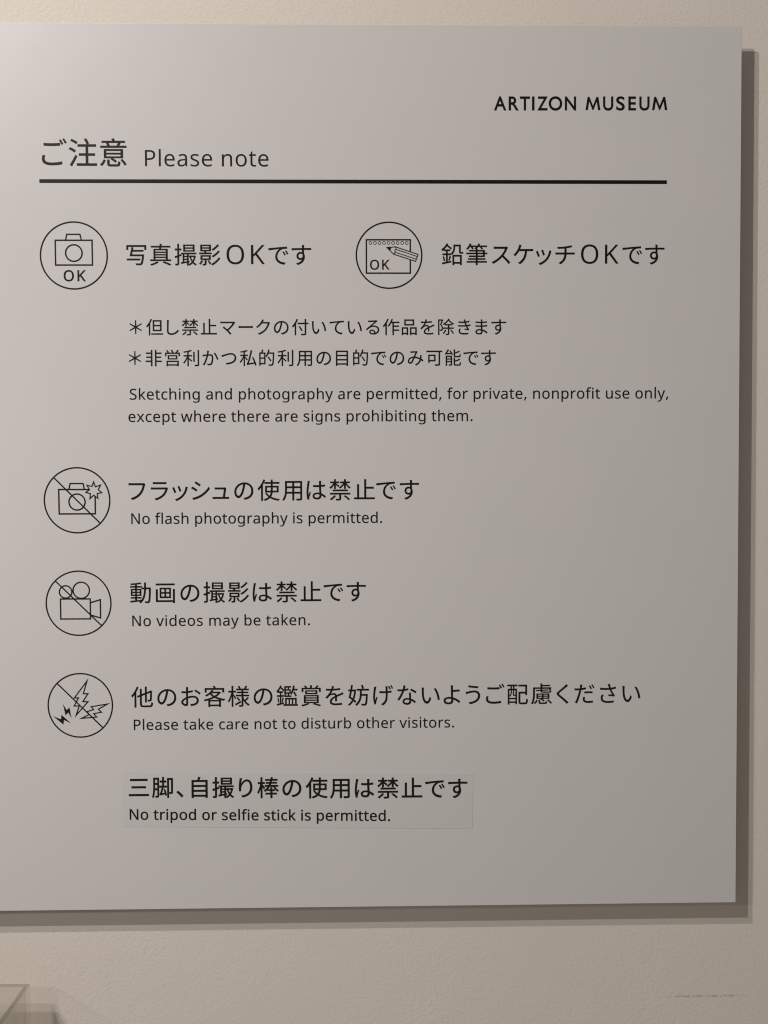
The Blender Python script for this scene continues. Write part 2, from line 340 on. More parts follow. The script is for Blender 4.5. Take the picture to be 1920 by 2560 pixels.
[[151,53],[197,-28],[302,0],[419,42],[529,96],[644,173],[748,260],[839,354],[913,454],[865,536],[795,433],[707,336],[604,248],[486,170],[379,118],[264,79]],
[[150,543],[106,475],[219,408],[324,338],[370,408],[266,476]]],
"ス":[[[800,669],[749,708],[674,700],[288,700],[187,706],[187,615],[288,620],[678,620],[639,528],[580,430],[512,342],[427,256],[328,174],[218,102],[100,45],[164,-22],[272,36],[374,106],[469,185],[554,270],[705,121],[829,-27],[899,33],[768,178],[607,332],[675,429],[732,531],[775,625]]],
"チ":[[[88,457],[88,374],[178,378],[475,378],[463,294],[439,220],[403,156],[355,101],[295,54],[222,14],[301,-41],[379,12],[441,71],[489,136],[524,208],[546,289],[557,378],[836,378],[913,374],[913,457],[834,453],[558,453],[558,645],[757,684],[813,699],[760,768],[647,736],[502,710],[322,696],[166,695],[186,621],[323,625],[477,635],[477,453],[176,453]]],
"ッ":[[[483,576],[410,551],[452,443],[488,334],[562,360]],
[[845,520],[759,547],[741,452],[711,361],[670,277],[621,205],[552,133],[471,73],[384,25],[296,-8],[362,-75],[447,-36],[533,16],[614,82],[688,163],[751,258],[797,362],[830,470]],
[[251,526],[177,497],[223,391],[266,272],[342,300]]],
"フ":[[[861,665],[800,704],[747,699],[245,699],[145,705],[145,617],[245,620],[756,620],[740,541],[712,455],[674,370],[625,294],[571,233],[507,177],[432,128],[342,87],[235,53],[303,-22],[406,17],[495,64],[572,118],[639,179],[697,246],[751,332],[793,430],[825,528],[846,615]]],
"マ":[[[458,159],[558,52],[638,-45],[711,13],[633,101],[540,197],[656,297],[757,403],[840,508],[904,603],[929,634],[866,685],[801,677],[205,677],[103,685],[103,595],[205,601],[793,601],[744,524],[673,435],[585,342],[481,254],[294,408],[229,356],[341,266]]],
"ュ":[[[149,91],[149,8],[232,11],[780,11],[856,9],[856,90],[777,87],[679,87],[730,445],[737,476],[676,505],[626,498],[322,498],[243,504],[243,420],[323,423],[641,423],[622,265],[594,87],[232,87]]],
"ラ":[[[231,745],[231,662],[321,665],[713,665],[805,662],[805,745],[714,740],[321,740]],
[[878,481],[821,517],[798,511],[766,509],[239,509],[141,515],[141,431],[239,434],[770,434],[745,359],[705,283],[651,213],[580,151],[496,99],[402,58],[299,30],[361,-41],[456,-10],[548,34],[637,92],[719,168],[784,256],[832,352],[865,452]]],
"ー":[[[102,433],[102,335],[241,340],[790,340],[897,335],[897,433],[789,428],[241,428]]],
"三":[[[123,743],[123,667],[879,667],[879,743]],
[[187,416],[187,341],[801,341],[801,416]],
[[65,69],[65,-7],[934,-7],[934,69]]],
"他":[[[398,740],[398,476],[271,427],[300,360],[398,398],[398,72],[403,15],[418,-24],[447,-50],[491,-63],[554,-67],[815,-67],[864,-63],[900,-50],[926,-27],[944,8],[956,55],[963,117],[927,129],[893,147],[888,87],[879,45],[866,19],[844,6],[813,2],[556,2],[513,5],[487,15],[475,37],[472,72],[472,427],[620,485],[620,143],[691,143],[691,512],[847,573],[844,380],[837,285],[829,266],[818,257],[802,255],[726,256],[738,223],[744,186],[796,186],[846,193],[874,205],[894,228],[906,266],[915,398],[918,635],[922,648],[870,669],[856,658],[847,650],[691,590],[691,838],[620,838],[620,562],[472,505],[472,740]],
[[266,836],[218,723],[158,616],[91,519],[18,437],[60,365],[160,487],[160,-78],[234,-78],[234,603],[289,708],[336,815]]],
"付":[[[408,406],[489,274],[554,155],[624,193],[556,309],[473,437]],
[[751,828],[751,618],[345,618],[345,542],[751,542],[751,23],[748,5],[737,-5],[718,-8],[528,-6],[558,-81],[692,-80],[774,-69],[805,-53],[822,-24],[828,23],[828,542],[954,542],[954,618],[828,618],[828,828]],
[[295,834],[244,718],[183,609],[112,510],[37,427],[84,352],[136,409],[186,474],[186,-78],[261,-78],[261,590],[319,698],[368,811]]],
"但":[[[308,31],[308,-39],[967,-39],[967,31]],
[[470,431],[801,431],[801,230],[470,230]],
[[470,698],[801,698],[801,501],[470,501]],
[[393,769],[393,160],[882,160],[882,769]],
[[278,836],[229,723],[168,616],[100,519],[26,438],[70,361],[122,418],[172,483],[172,-78],[246,-78],[246,597],[303,704],[351,814]]],
"作":[[[526,828],[483,719],[431,615],[370,521],[305,442],[363,391],[438,487],[506,601],[575,601],[575,-79],[651,-79],[651,164],[952,164],[952,235],[651,235],[651,387],[939,387],[939,456],[651,456],[651,601],[962,601],[962,673],[542,673],[598,809]],
[[285,836],[236,723],[177,616],[109,519],[36,437],[80,362],[179,481],[179,-78],[254,-78],[254,599],[310,705],[357,814]]],
"使":[[[599,836],[599,729],[321,729],[321,660],[599,660],[599,562],[350,562],[350,285],[594,285],[584,231],[567,180],[540,131],[490,171],[448,215],[413,265],[350,244],[391,183],[439,129],[495,81],[441,41],[372,7],[284,-21],[330,-83],[424,-48],[499,-8],[557,39],[666,-15],[790,-55],[927,-82],[972,-14],[834,8],[710,44],[601,92],[634,153],[655,217],[667,285],[929,285],[929,562],[672,562],[672,660],[962,660],[962,729],[672,729],[672,836]],
[[420,499],[599,499],[599,394],[598,349],[420,349]],
[[672,499],[857,499],[857,349],[671,349],[672,394]],
[[278,842],[227,730],[165,623],[95,527],[21,446],[63,372],[119,433],[173,503],[173,-84],[245,-84],[245,612],[301,715],[348,820]]],
"写":[[[78,786],[78,590],[153,590],[153,716],[845,716],[845,590],[922,590],[922,786]],
[[91,211],[91,142],[658,142],[658,211]],
[[300,696],[259,499],[215,319],[745,319],[725,157],[702,58],[675,11],[657,2],[629,0],[466,7],[483,-28],[491,-64],[654,-67],[702,-59],[738,-35],[764,6],[786,79],[805,192],[823,352],[826,387],[310,387],[339,514],[799,514],[799,580],[353,580],[375,688]]],
"利":[[[593,721],[593,169],[666,169],[666,721]],
[[838,821],[838,20],[835,5],[827,-3],[812,-6],[659,-5],[687,-81],[800,-79],[868,-67],[893,-50],[908,-23],[913,20],[913,821]],
[[458,834],[341,795],[195,762],[42,737],[66,678],[259,709],[259,539],[50,539],[50,469],[243,469],[183,342],[108,223],[27,130],[68,59],[136,141],[201,243],[259,355],[259,-78],[333,-78],[333,318],[479,173],[522,236],[333,396],[333,469],[526,469],[526,539],[333,539],[333,724],[430,749],[514,777]]],
"動":[[[655,827],[653,606],[534,606],[534,537],[651,537],[643,427],[629,324],[607,229],[574,143],[529,66],[529,70],[328,49],[328,129],[525,129],[525,187],[328,187],[328,248],[523,248],[523,547],[328,547],[328,610],[542,610],[542,669],[328,669],[328,743],[524,772],[487,830],[287,799],[53,781],[71,725],[259,736],[259,669],[42,669],[42,610],[259,610],[259,547],[72,547],[72,248],[259,248],[259,187],[69,187],[69,129],[259,129],[259,42],[42,22],[52,-44],[474,4],[431,-31],[461,-56],[486,-85],[555,-23],[609,50],[650,131],[681,222],[702,320],[715,425],[723,537],[865,537],[854,244],[839,77],[819,8],[804,-4],[784,-7],[671,-3],[686,-39],[693,-75],[816,-74],[843,-69],[865,-57],[883,-36],[904,17],[919,124],[930,302],[938,569],[938,606],[725,606],[728,827]],
[[134,373],[259,373],[259,300],[134,300]],
[[328,373],[459,373],[459,300],[328,300]],
[[134,495],[259,495],[259,423],[134,423]],
[[328,495],[459,495],[459,423],[328,423]]],
"可":[[[56,769],[56,694],[747,694],[747,29],[744,13],[735,4],[718,0],[532,3],[563,-78],[690,-76],[772,-65],[803,-47],[820,-17],[825,28],[825,694],[948,694],[948,769]],
[[231,475],[494,475],[494,245],[231,245]],
[[158,547],[158,93],[231,93],[231,173],[568,173],[568,547]]],
"品":[[[302,726],[701,726],[701,536],[302,536]],
[[229,797],[229,464],[778,464],[778,797]],
[[83,357],[83,-80],[155,-80],[155,-26],[364,-26],[364,-71],[439,-71],[439,357]],
[[155,47],[155,286],[364,286],[364,47]],
[[549,357],[549,-80],[621,-80],[621,-26],[849,-26],[849,-74],[925,-74],[925,357]],
[[621,47],[621,286],[849,286],[849,47]]],
"営":[[[311,480],[698,480],[698,364],[311,364]],
[[240,538],[240,306],[771,306],[771,538]],
[[170,227],[170,-81],[242,-81],[242,-42],[776,-42],[776,-80],[850,-80],[850,227]],
[[242,24],[242,161],[776,161],[776,24]],
[[414,818],[457,749],[488,682],[282,682],[309,695],[270,760],[216,826],[152,798],[196,741],[233,682],[92,682],[92,484],[161,484],[161,616],[848,616],[848,484],[921,484],[921,682],[763,682],[860,805],[783,832],[736,756],[680,682],[511,682],[559,701],[526,770],[480,842]]],
"妨":[[[615,829],[663,675],[736,696],[686,845]],
[[312,565],[297,447],[274,341],[244,247],[148,316],[204,565]],
[[65,292],[215,181],[164,97],[104,30],[34,-19],[60,-48],[81,-79],[154,-23],[218,46],[272,132],[352,49],[394,114],[303,200],[342,321],[370,463],[387,628],[342,637],[329,635],[217,635],[247,833],[174,838],[146,635],[50,635],[50,565],[132,565],[99,417]],
[[425,665],[425,593],[562,593],[562,465],[560,389],[550,306],[529,221],[492,134],[436,49],[357,-31],[418,-81],[488,-12],[541,61],[580,136],[607,213],[624,289],[633,364],[827,364],[815,171],[801,59],[782,10],[766,0],[743,-2],[614,4],[630,-33],[637,-70],[776,-71],[816,-62],[846,-38],[872,26],[889,163],[902,399],[903,435],[637,435],[637,464],[637,593],[958,593],[958,665]]],
"客":[[[356,529],[660,529],[589,463],[502,404],[419,460],[352,525]],
[[378,663],[332,604],[268,544],[188,487],[92,437],[120,412],[143,383],[226,429],[299,480],[361,420],[432,366],[305,312],[170,270],[35,240],[56,208],[72,173],[231,213],[231,-79],[305,-79],[305,-45],[701,-45],[701,-78],[778,-78],[778,218],[917,190],[939,227],[965,261],[826,285],[694,320],[574,367],[652,425],[720,489],[776,561],[725,592],[711,588],[413,588],[459,648]],
[[501,324],[615,270],[740,228],[278,228],[393,272]],
[[305,18],[305,165],[701,165],[701,18]],
[[432,830],[477,749],[77,749],[77,561],[151,561],[151,681],[847,681],[847,561],[923,561],[923,749],[563,749],[505,849]]],
"影":[[[840,820],[770,740],[683,665],[592,606],[646,554],[741,621],[833,702],[911,791]],
[[873,550],[795,464],[696,386],[593,324],[645,271],[753,340],[856,426],[942,521]],
[[893,260],[831,177],[752,101],[661,35],[563,-17],[615,-74],[717,-15],[811,58],[895,141],[962,234]],
[[186,303],[474,303],[474,219],[186,219]],
[[417,120],[469,42],[508,-31],[564,-1],[524,69],[471,145]],
[[179,644],[485,644],[485,583],[179,583]],
[[179,754],[485,754],[485,693],[179,693]],
[[108,805],[108,532],[558,532],[558,805]],
[[154,143],[111,66],[56,0],[109,-41],[169,35],[218,124]],
[[270,514],[293,468],[59,468],[59,407],[593,407],[593,468],[373,468],[340,530]],
[[116,357],[116,165],[292,165],[292,0],[290,-9],[278,-12],[192,-12],[206,-43],[215,-75],[286,-74],[334,-64],[353,-51],[363,-30],[366,-1],[366,165],[547,165],[547,357]]],
"意":[[[298,149],[298,20],[302,-17],[314,-44],[337,-60],[374,-69],[426,-71],[615,-71],[657,-67],[688,-55],[708,-30],[721,10],[728,68],[694,78],[662,93],[658,40],[650,9],[635,-5],[609,-8],[432,-8],[393,-6],[375,2],[371,20],[371,149]],
[[741,140],[816,50],[869,-37],[932,-6],[877,79],[800,167]],
[[181,157],[150,96],[109,35],[61,-17],[123,-54],[171,1],[211,66],[244,129]],
[[261,323],[742,323],[742,253],[261,253]],
[[261,441],[742,441],[742,373],[261,373]],
[[190,493],[190,201],[443,201],[408,168],[495,113],[564,56],[611,103],[548,153],[469,201],[817,201],[817,493]],
[[338,705],[661,705],[615,605],[382,605],[365,654]],
[[443,832],[477,766],[118,766],[118,705],[328,705],[269,691],[305,605],[73,605],[73,544],[933,544],[933,605],[692,605],[739,692],[681,705],[881,705],[881,766],[561,766],[515,849]]],
"慮":[[[364,121],[364,19],[367,-15],[378,-39],[399,-54],[432,-62],[480,-64],[653,-64],[696,-60],[724,-44],[741,-12],[749,40],[717,49],[688,63],[685,27],[678,6],[666,-3],[645,-5],[486,-5],[452,-3],[437,4],[433,20],[433,121]],
[[260,117],[245,75],[222,37],[190,6],[149,-18],[199,-60],[245,-31],[279,7],[303,50],[319,98]],
[[746,100],[834,23],[897,-57],[957,-23],[891,55],[802,130]],
[[124,669],[124,412],[122,304],[111,186],[85,68],[39,-40],[102,-78],[143,13],[171,113],[187,217],[195,319],[197,412],[197,612],[451,612],[451,561],[253,552],[255,509],[451,518],[451,512],[455,480],[469,458],[495,445],[535,439],[591,437],[834,437],[879,441],[909,453],[927,478],[935,517],[878,533],[871,500],[855,485],[824,482],[594,482],[548,484],[527,493],[522,511],[522,522],[774,534],[772,576],[522,564],[522,612],[839,612],[808,544],[872,522],[878,533],[908,592],[934,657],[880,673],[867,669],[526,669],[526,723],[866,723],[866,777],[526,777],[526,840],[452,840],[452,669]],
[[340,260],[517,260],[517,208],[340,208]],
[[586,260],[769,260],[769,208],[586,208]],
[[340,352],[517,352],[517,302],[340,302]],
[[586,352],[769,352],[769,302],[586,302]],
[[452,137],[526,95],[583,47],[629,89],[581,129],[518,165],[841,165],[841,395],[271,395],[271,165],[484,165]]],
"撮":[[[477,639],[815,639],[815,569],[477,569]],
[[477,758],[815,758],[815,689],[477,689]],
[[408,810],[408,517],[887,517],[887,810]],
[[156,840],[156,638],[49,638],[49,568],[156,568],[156,350],[39,309],[60,237],[156,274],[156,11],[153,-2],[140,-6],[53,-6],[75,-75],[147,-73],[193,-61],[212,-46],[222,-23],[225,11],[225,301],[326,340],[313,408],[225,375],[225,568],[322,568],[322,638],[225,638],[225,840]],
[[303,56],[315,-9],[564,39],[564,-80],[629,-80],[629,52],[671,61],[666,118],[629,111],[629,402],[963,402],[963,463],[316,463],[316,402],[379,402],[379,68]],
[[442,402],[564,402],[564,332],[442,332]],
[[442,284],[564,284],[564,210],[442,210]],
[[864,281],[837,199],[801,128],[760,201],[729,281]],
[[650,341],[650,281],[681,281],[670,278],[710,171],[764,75],[701,15],[630,-28],[667,-79],[740,-35],[803,24],[862,-33],[929,-77],[973,-25],[903,18],[842,75],[883,148],[915,234],[938,333],[899,343],[887,341]],
[[442,161],[564,161],[564,100],[442,79]]],
"棒":[[[181,840],[181,623],[61,623],[61,553],[172,553],[138,415],[90,284],[36,179],[74,112],[113,186],[149,277],[181,378],[181,-79],[248,-79],[248,447],[320,309],[361,365],[248,537],[248,553],[353,553],[353,623],[248,623],[248,840]],
[[634,841],[619,755],[384,755],[384,694],[606,694],[586,624],[414,624],[414,565],[565,565],[532,490],[361,490],[361,427],[495,427],[448,364],[392,307],[328,258],[367,197],[429,244],[483,296],[483,238],[613,238],[613,146],[394,146],[394,82],[613,82],[613,-80],[686,-80],[686,82],[883,82],[883,146],[686,146],[686,238],[798,238],[798,299],[686,299],[686,392],[613,392],[613,299],[486,299],[535,360],[577,427],[734,427],[785,341],[851,263],[923,204],[972,256],[907,300],[847,359],[799,427],[941,427],[941,490],[609,490],[640,565],[886,565],[886,624],[660,624],[679,694],[917,694],[917,755],[693,755],[707,829]]],
"様":[[[408,307],[466,238],[509,172],[564,210],[519,274],[460,341]],
[[336,39],[371,-24],[606,110],[586,172]],
[[886,345],[828,275],[762,210],[728,274],[701,343],[701,381],[955,381],[955,445],[701,445],[701,522],[919,522],[919,582],[701,582],[701,652],[942,652],[942,714],[809,714],[871,820],[797,841],[771,778],[739,716],[745,714],[573,714],[591,721],[566,777],[531,837],[471,817],[522,714],[396,714],[396,652],[629,652],[629,582],[425,582],[425,522],[629,522],[629,445],[375,445],[375,381],[629,381],[629,4],[626,-9],[613,-13],[512,-12],[534,-82],[614,-80],[668,-69],[688,-54],[698,-30],[701,5],[701,200],[746,125],[798,60],[858,6],[925,-37],[974,23],[897,65],[831,122],[774,192],[806,167],[875,231],[943,304]],
[[192,840],[192,623],[52,623],[52,553],[184,553],[145,413],[92,280],[31,175],[69,110],[114,187],[155,282],[192,388],[192,-79],[261,-79],[261,401],[340,255],[382,311],[261,490],[261,553],[377,553],[377,623],[261,623],[261,840]]],
"止":[[[188,619],[188,44],[49,44],[49,-30],[949,-30],[949,44],[577,44],[577,430],[905,430],[905,505],[577,505],[577,837],[499,837],[499,44],[265,44],[265,619]]],
"注":[[[94,774],[198,719],[284,662],[327,724],[239,777],[136,828]],
[[42,497],[143,443],[227,388],[269,451],[183,504],[83,553]],
[[71,-18],[134,-69],[228,89],[316,255],[262,305],[165,130]],
[[548,819],[597,733],[631,653],[704,682],[668,760],[616,844]],
[[334,649],[334,578],[597,578],[597,352],[372,352],[372,281],[597,281],[597,23],[302,23],[302,-49],[962,-49],[962,23],[675,23],[675,281],[902,281],[902,352],[675,352],[675,578],[938,578],[938,649]]],
"用":[[[153,770],[153,407],[151,319],[142,226],[123,133],[87,45],[32,-36],[63,-58],[90,-85],[140,-16],[176,61],[201,143],[216,227],[467,227],[467,-71],[543,-71],[543,227],[813,227],[813,22],[807,3],[786,-3],[629,-2],[655,-74],[771,-73],[841,-62],[868,-46],[883,-19],[887,22],[887,770]],
[[227,698],[467,698],[467,537],[227,537]],
[[813,698],[813,537],[543,537],[543,698]],
[[227,466],[467,466],[467,298],[223,298],[227,407]],
[[813,466],[813,298],[543,298],[543,466]]],
"画":[[[92,775],[92,704],[910,704],[910,775]],
[[257,592],[257,142],[739,142],[739,592]],
[[321,338],[463,338],[463,206],[321,206]],
[[530,338],[673,338],[673,206],[530,206]],
[[321,529],[463,529],[463,398],[321,398]],
[[530,529],[673,529],[673,398],[530,398]],
[[90,526],[90,-29],[836,-29],[836,-76],[911,-76],[911,533],[836,533],[836,41],[167,41],[167,526]]],
"的":[[[552,423],[638,302],[705,189],[769,229],[699,338],[610,456]],
[[240,842],[199,679],[87,679],[87,-54],[156,-54],[156,25],[435,25],[435,679],[268,679],[321,828]],
[[156,612],[366,612],[366,401],[156,401]],
[[156,93],[156,335],[366,335],[366,93]],
[[598,844],[559,708],[507,583],[443,479],[506,436],[555,517],[600,613],[856,613],[842,290],[823,103],[796,24],[778,10],[753,7],[604,13],[621,-22],[629,-59],[712,-63],[778,-61],[810,-55],[836,-42],[859,-19],[885,41],[903,159],[917,354],[928,644],[929,682],[627,682],[670,828]]],
"目":[[[233,470],[759,470],[759,305],[233,305]],
[[233,542],[233,704],[759,704],[759,542]],
[[233,233],[759,233],[759,67],[233,67]],
[[158,778],[158,-74],[233,-74],[233,-6],[759,-6],[759,-74],[837,-74],[837,778]]],
"真":[[[593,46],[757,-16],[888,-78],[948,-26],[809,35],[639,95]],
[[346,92],[265,48],[162,6],[57,-27],[108,-80],[213,-45],[320,0],[412,50]],
[[469,842],[461,755],[85,755],[85,691],[452,691],[441,628],[200,628],[200,175],[57,175],[57,112],[945,112],[945,175],[803,175],[803,628],[514,628],[526,691],[919,691],[919,755],[536,755],[549,832]],
[[272,175],[272,246],[728,246],[728,175]],
[[272,460],[728,460],[728,402],[272,402]],
[[272,509],[272,575],[728,575],[728,509]],
[[272,354],[728,354],[728,294],[272,294]]],
"禁":[[[661,108],[775,20],[865,-66],[927,-25],[833,59],[719,144]],
[[180,389],[180,325],[835,325],[835,389]],
[[248,142],[194,81],[127,26],[54,-20],[114,-67],[188,-15],[258,49],[318,120]],
[[242,841],[242,739],[74,739],[74,676],[219,676],[166,600],[104,533],[37,483],[84,431],[140,478],[193,537],[242,605],[242,424],[312,424],[312,602],[427,507],[468,558],[312,666],[312,676],[451,676],[451,739],[312,739],[312,841]],
[[65,245],[65,180],[466,180],[466,1],[462,-12],[446,-16],[311,-15],[336,-81],[435,-80],[499,-70],[525,-57],[538,-34],[542,0],[542,180],[938,180],[938,245]],
[[676,841],[676,739],[498,739],[498,676],[649,676],[593,602],[525,537],[454,489],[500,437],[562,484],[622,545],[676,614],[676,424],[747,424],[747,610],[827,512],[910,437],[958,489],[890,539],[824,604],[768,676],[924,676],[924,739],[747,739],[747,841]]],
"私":[[[436,-20],[525,4],[852,57],[884,-50],[959,-19],[916,115],[855,272],[786,427],[717,401],[775,265],[829,124],[527,80],[601,302],[666,548],[719,799],[639,813],[587,557],[528,334],[484,197],[457,126],[433,78],[410,55]],
[[419,826],[315,792],[188,762],[57,739],[78,680],[236,706],[236,558],[59,558],[59,488],[224,488],[168,370],[99,259],[26,172],[65,101],[125,178],[184,273],[236,377],[236,-78],[308,-78],[308,400],[421,241],[467,302],[308,477],[308,488],[473,488],[473,558],[308,558],[308,720],[390,741],[463,765]]],
"筆":[[[769,389],[769,324],[535,324],[535,389]],
[[577,841],[540,773],[491,710],[491,754],[237,754],[270,821],[200,841],[158,758],[105,681],[44,616],[107,575],[155,631],[202,696],[240,696],[275,640],[299,589],[365,611],[317,696],[477,696],[402,633],[459,599],[459,562],[170,562],[170,506],[459,506],[459,447],[50,447],[50,389],[459,389],[459,324],[162,324],[162,267],[459,267],[459,207],[131,207],[131,149],[459,149],[459,86],[66,86],[66,27],[459,27],[459,-80],[535,-80],[535,27],[936,27],[936,86],[535,86],[535,149],[871,149],[871,207],[535,207],[535,267],[845,267],[845,389],[952,389],[952,447],[845,447],[845,562],[535,562],[535,617],[492,617],[568,696],[632,696],[675,642],[705,591],[769,618],[715,696],[943,696],[943,754],[610,754],[647,824]],
[[769,447],[535,447],[535,506],[769,506]]],
"能":[[[383,420],[383,334],[170,334],[170,420]],
[[100,484],[100,-79],[170,-79],[170,125],[383,125],[383,8],[380,-5],[367,-9],[263,-8],[288,-77],[368,-75],[422,-65],[443,-50],[454,-26],[457,7],[457,484]],
[[170,275],[383,275],[383,184],[170,184]],
[[858,765],[752,717],[625,670],[625,838],[551,838],[551,506],[554,464],[566,434],[588,414],[623,404],[672,401],[844,401],[885,405],[915,420],[935,449],[947,493],[954,556],[919,568],[888,585],[883,525],[875,490],[861,473],[837,469],[678,469],[644,472],[629,483],[625,507],[625,609],[773,656],[908,709]],
[[870,319],[760,263],[625,213],[625,373],[551,373],[551,35],[554,-8],[566,-39],[589,-58],[624,-68],[674,-71],[849,-71],[892,-66],[923,-50],[943,-19],[956,30],[963,99],[928,111],[896,128],[892,60],[883,20],[868,1],[843,-4],[681,-4],[646,-1],[629,10],[625,34],[625,151],[729,182],[831,220],[919,263]],
[[84,553],[154,566],[414,586],[437,533],[502,563],[449,669],[373,780],[312,756],[384,643],[164,631],[229,719],[287,818],[209,842],[151,732],[105,664],[81,638],[58,625]]],
"脚":[[[86,803],[86,442],[85,324],[77,195],[60,68],[29,-49],[84,-79],[113,25],[132,141],[142,260],[261,260],[261,9],[258,-3],[247,-6],[168,-6],[187,-72],[253,-70],[295,-59],[312,-44],[321,-22],[323,8],[323,803]],
[[147,735],[261,735],[261,569],[147,569]],
[[147,501],[261,501],[261,330],[145,330],[147,443]],
[[694,782],[694,-80],[760,-80],[760,711],[866,711],[866,172],[863,161],[854,158],[778,158],[800,88],[861,90],[904,102],[921,117],[930,140],[932,170],[932,782]],
[[375,26],[376,27],[428,44],[599,77],[610,16],[665,36],[637,160],[591,298],[540,283],[586,135],[439,111],[486,237],[524,375],[661,375],[661,447],[541,447],[541,603],[644,603],[644,674],[541,674],[541,835],[477,835],[477,674],[371,674],[371,603],[477,603],[477,447],[352,447],[352,375],[456,375],[421,234],[392,148],[373,107],[353,89]]],
"自":[[[239,411],[774,411],[774,264],[239,264]],
[[239,482],[239,631],[774,631],[774,482]],
[[239,194],[774,194],[774,46],[239,46]],
[[455,842],[416,703],[163,703],[163,-81],[239,-81],[239,-25],[774,-25],[774,-76],[853,-76],[853,703],[492,703],[542,830]]],
"賞":[[[312,570],[699,570],[699,501],[312,501]],
[[242,618],[242,453],[773,453],[773,618]],
[[258,259],[758,259],[758,204],[258,204]],
[[258,159],[758,159],[758,103],[258,103]],
[[258,359],[758,359],[758,304],[258,304]],
[[186,405],[186,56],[832,56],[832,405]],
[[350,48],[269,17],[167,-8],[61,-27],[117,-85],[224,-58],[331,-22],[421,20]],
[[580,8],[740,-37],[865,-82],[941,-38],[802,7],[636,51]],
[[756,838],[719,784],[675,731],[689,726],[536,726],[536,840],[460,840],[460,726],[305,726],[332,736],[297,785],[251,833],[185,812],[254,726],[88,726],[88,551],[159,551],[159,671],[849,671],[849,551],[922,551],[922,726],[752,726],[831,816]]],
"配":[[[554,795],[554,723],[858,723],[858,480],[557,480],[557,46],[561,-1],[573,-35],[595,-56],[630,-67],[678,-70],[846,-70],[893,-64],[926,-43],[947,-5],[961,55],[968,139],[932,152],[898,171],[893,84],[885,32],[868,7],[841,1],[686,1],[651,4],[635,17],[631,46],[631,408],[858,408],[858,340],[930,340],[930,795]],
[[143,158],[420,158],[420,54],[143,54]],
[[143,214],[143,553],[211,553],[211,474],[209,432],[199,388],[178,344],[143,304],[176,274],[215,321],[238,372],[250,424],[253,473],[253,553],[309,553],[309,364],[312,335],[320,318],[336,309],[361,307],[410,307],[420,307],[420,214]],
[[57,801],[57,734],[201,734],[201,618],[82,618],[82,-76],[143,-76],[143,-7],[420,-7],[420,-62],[482,-62],[482,618],[369,618],[369,734],[505,734],[505,801]],
[[255,618],[255,734],[314,734],[314,618]],
[[352,553],[420,553],[420,351],[417,353],[402,350],[365,350],[354,353],[352,365]]],
"鉛":[[[81,279],[107,183],[121,92],[178,108],[161,197],[134,292]],
[[372,304],[350,211],[323,120],[371,104],[433,286]],
[[503,352],[503,-82],[569,-82],[569,-21],[829,-21],[829,-78],[898,-78],[898,352]],
[[569,46],[569,285],[829,285],[829,46]],
[[546,790],[546,676],[544,624],[534,571],[514,517],[480,465],[429,417],[435,411],[474,360],[531,415],[570,478],[594,544],[607,611],[610,674],[610,722],[788,722],[788,514],[791,467],[802,434],[824,416],[861,410],[918,410],[964,415],[958,478],[917,474],[869,474],[858,483],[855,513],[855,790]],
[[255,846],[193,751],[116,665],[31,596],[65,522],[124,572],[124,521],[226,521],[226,411],[68,411],[68,346],[226,346],[226,55],[47,22],[65,-46],[450,37],[445,97],[293,68],[293,346],[435,346],[435,411],[293,411],[293,521],[401,521],[401,585],[138,585],[200,651],[257,724],[355,654],[435,586],[472,646],[392,711],[293,779],[316,820]]],
"鑑":[[[762,545],[823,447],[871,356],[926,393],[878,482],[815,577]],
[[73,279],[92,183],[104,92],[150,109],[138,198],[116,294]],
[[297,304],[259,120],[299,103],[347,285]],
[[530,670],[443,670],[443,752],[530,752]],
[[673,811],[382,811],[382,338],[684,338],[684,397],[586,397],[586,484],[637,484],[632,477],[693,441],[739,525],[780,624],[955,624],[955,691],[802,691],[836,825],[768,839],[740,722],[703,611],[657,515],[657,670],[586,670],[586,752],[673,752]],
[[530,484],[530,397],[443,397],[443,484]],
[[414,288],[414,10],[335,10],[335,-55],[963,-55],[963,10],[915,10],[915,288]],
[[476,10],[476,226],[566,226],[566,10]],
[[617,10],[617,226],[708,226],[708,10]],
[[759,10],[759,226],[851,226],[851,10]],
[[443,619],[605,619],[605,535],[443,535]],
[[206,846],[159,751],[100,665],[35,596],[62,520],[100,561],[100,521],[185,521],[185,411],[54,411],[54,346],[185,346],[185,56],[44,22],[58,-46],[351,35],[346,96],[239,69],[239,346],[356,346],[356,411],[239,411],[239,521],[326,521],[326,585],[120,585],[167,651],[209,723],[283,653],[345,586],[373,648],[313,712],[237,779],[254,820]]],
"除":[[[474,221],[435,149],[388,81],[336,22],[394,-19],[472,82],[541,202]],
[[764,200],[845,92],[907,-10],[967,25],[904,124],[820,229]],
[[78,800],[78,-77],[145,-77],[145,732],[274,732],[189,505],[236,448],[266,395],[281,347],[285,303],[280,260],[262,233],[248,226],[229,223],[167,225],[180,191],[185,158],[257,159],[287,166],[311,179],[335,206],[348,246],[352,296],[347,344],[333,397],[303,453],[256,513],[362,774],[314,803],[303,800]],
[[371,345],[371,276],[634,276],[634,7],[630,-7],[614,-11],[495,-10],[511,-45],[521,-79],[610,-77],[668,-66],[691,-51],[703,-28],[706,7],[706,276],[954,276],[954,345],[706,345],[706,467],[860,467],[860,533],[465,533],[465,467],[634,467],[634,345]],
[[661,847],[601,758],[525,676],[437,604],[344,546],[394,492],[492,558],[583,638],[664,730],[749,636],[836,562],[924,501],[947,533],[975,561],[882,617],[791,690],[702,784],[725,822]]],
"非":[[[579,835],[579,-80],[656,-80],[656,160],[958,160],[958,234],[656,234],[656,391],[920,391],[920,462],[656,462],[656,614],[941,614],[941,687],[656,687],[656,835]],
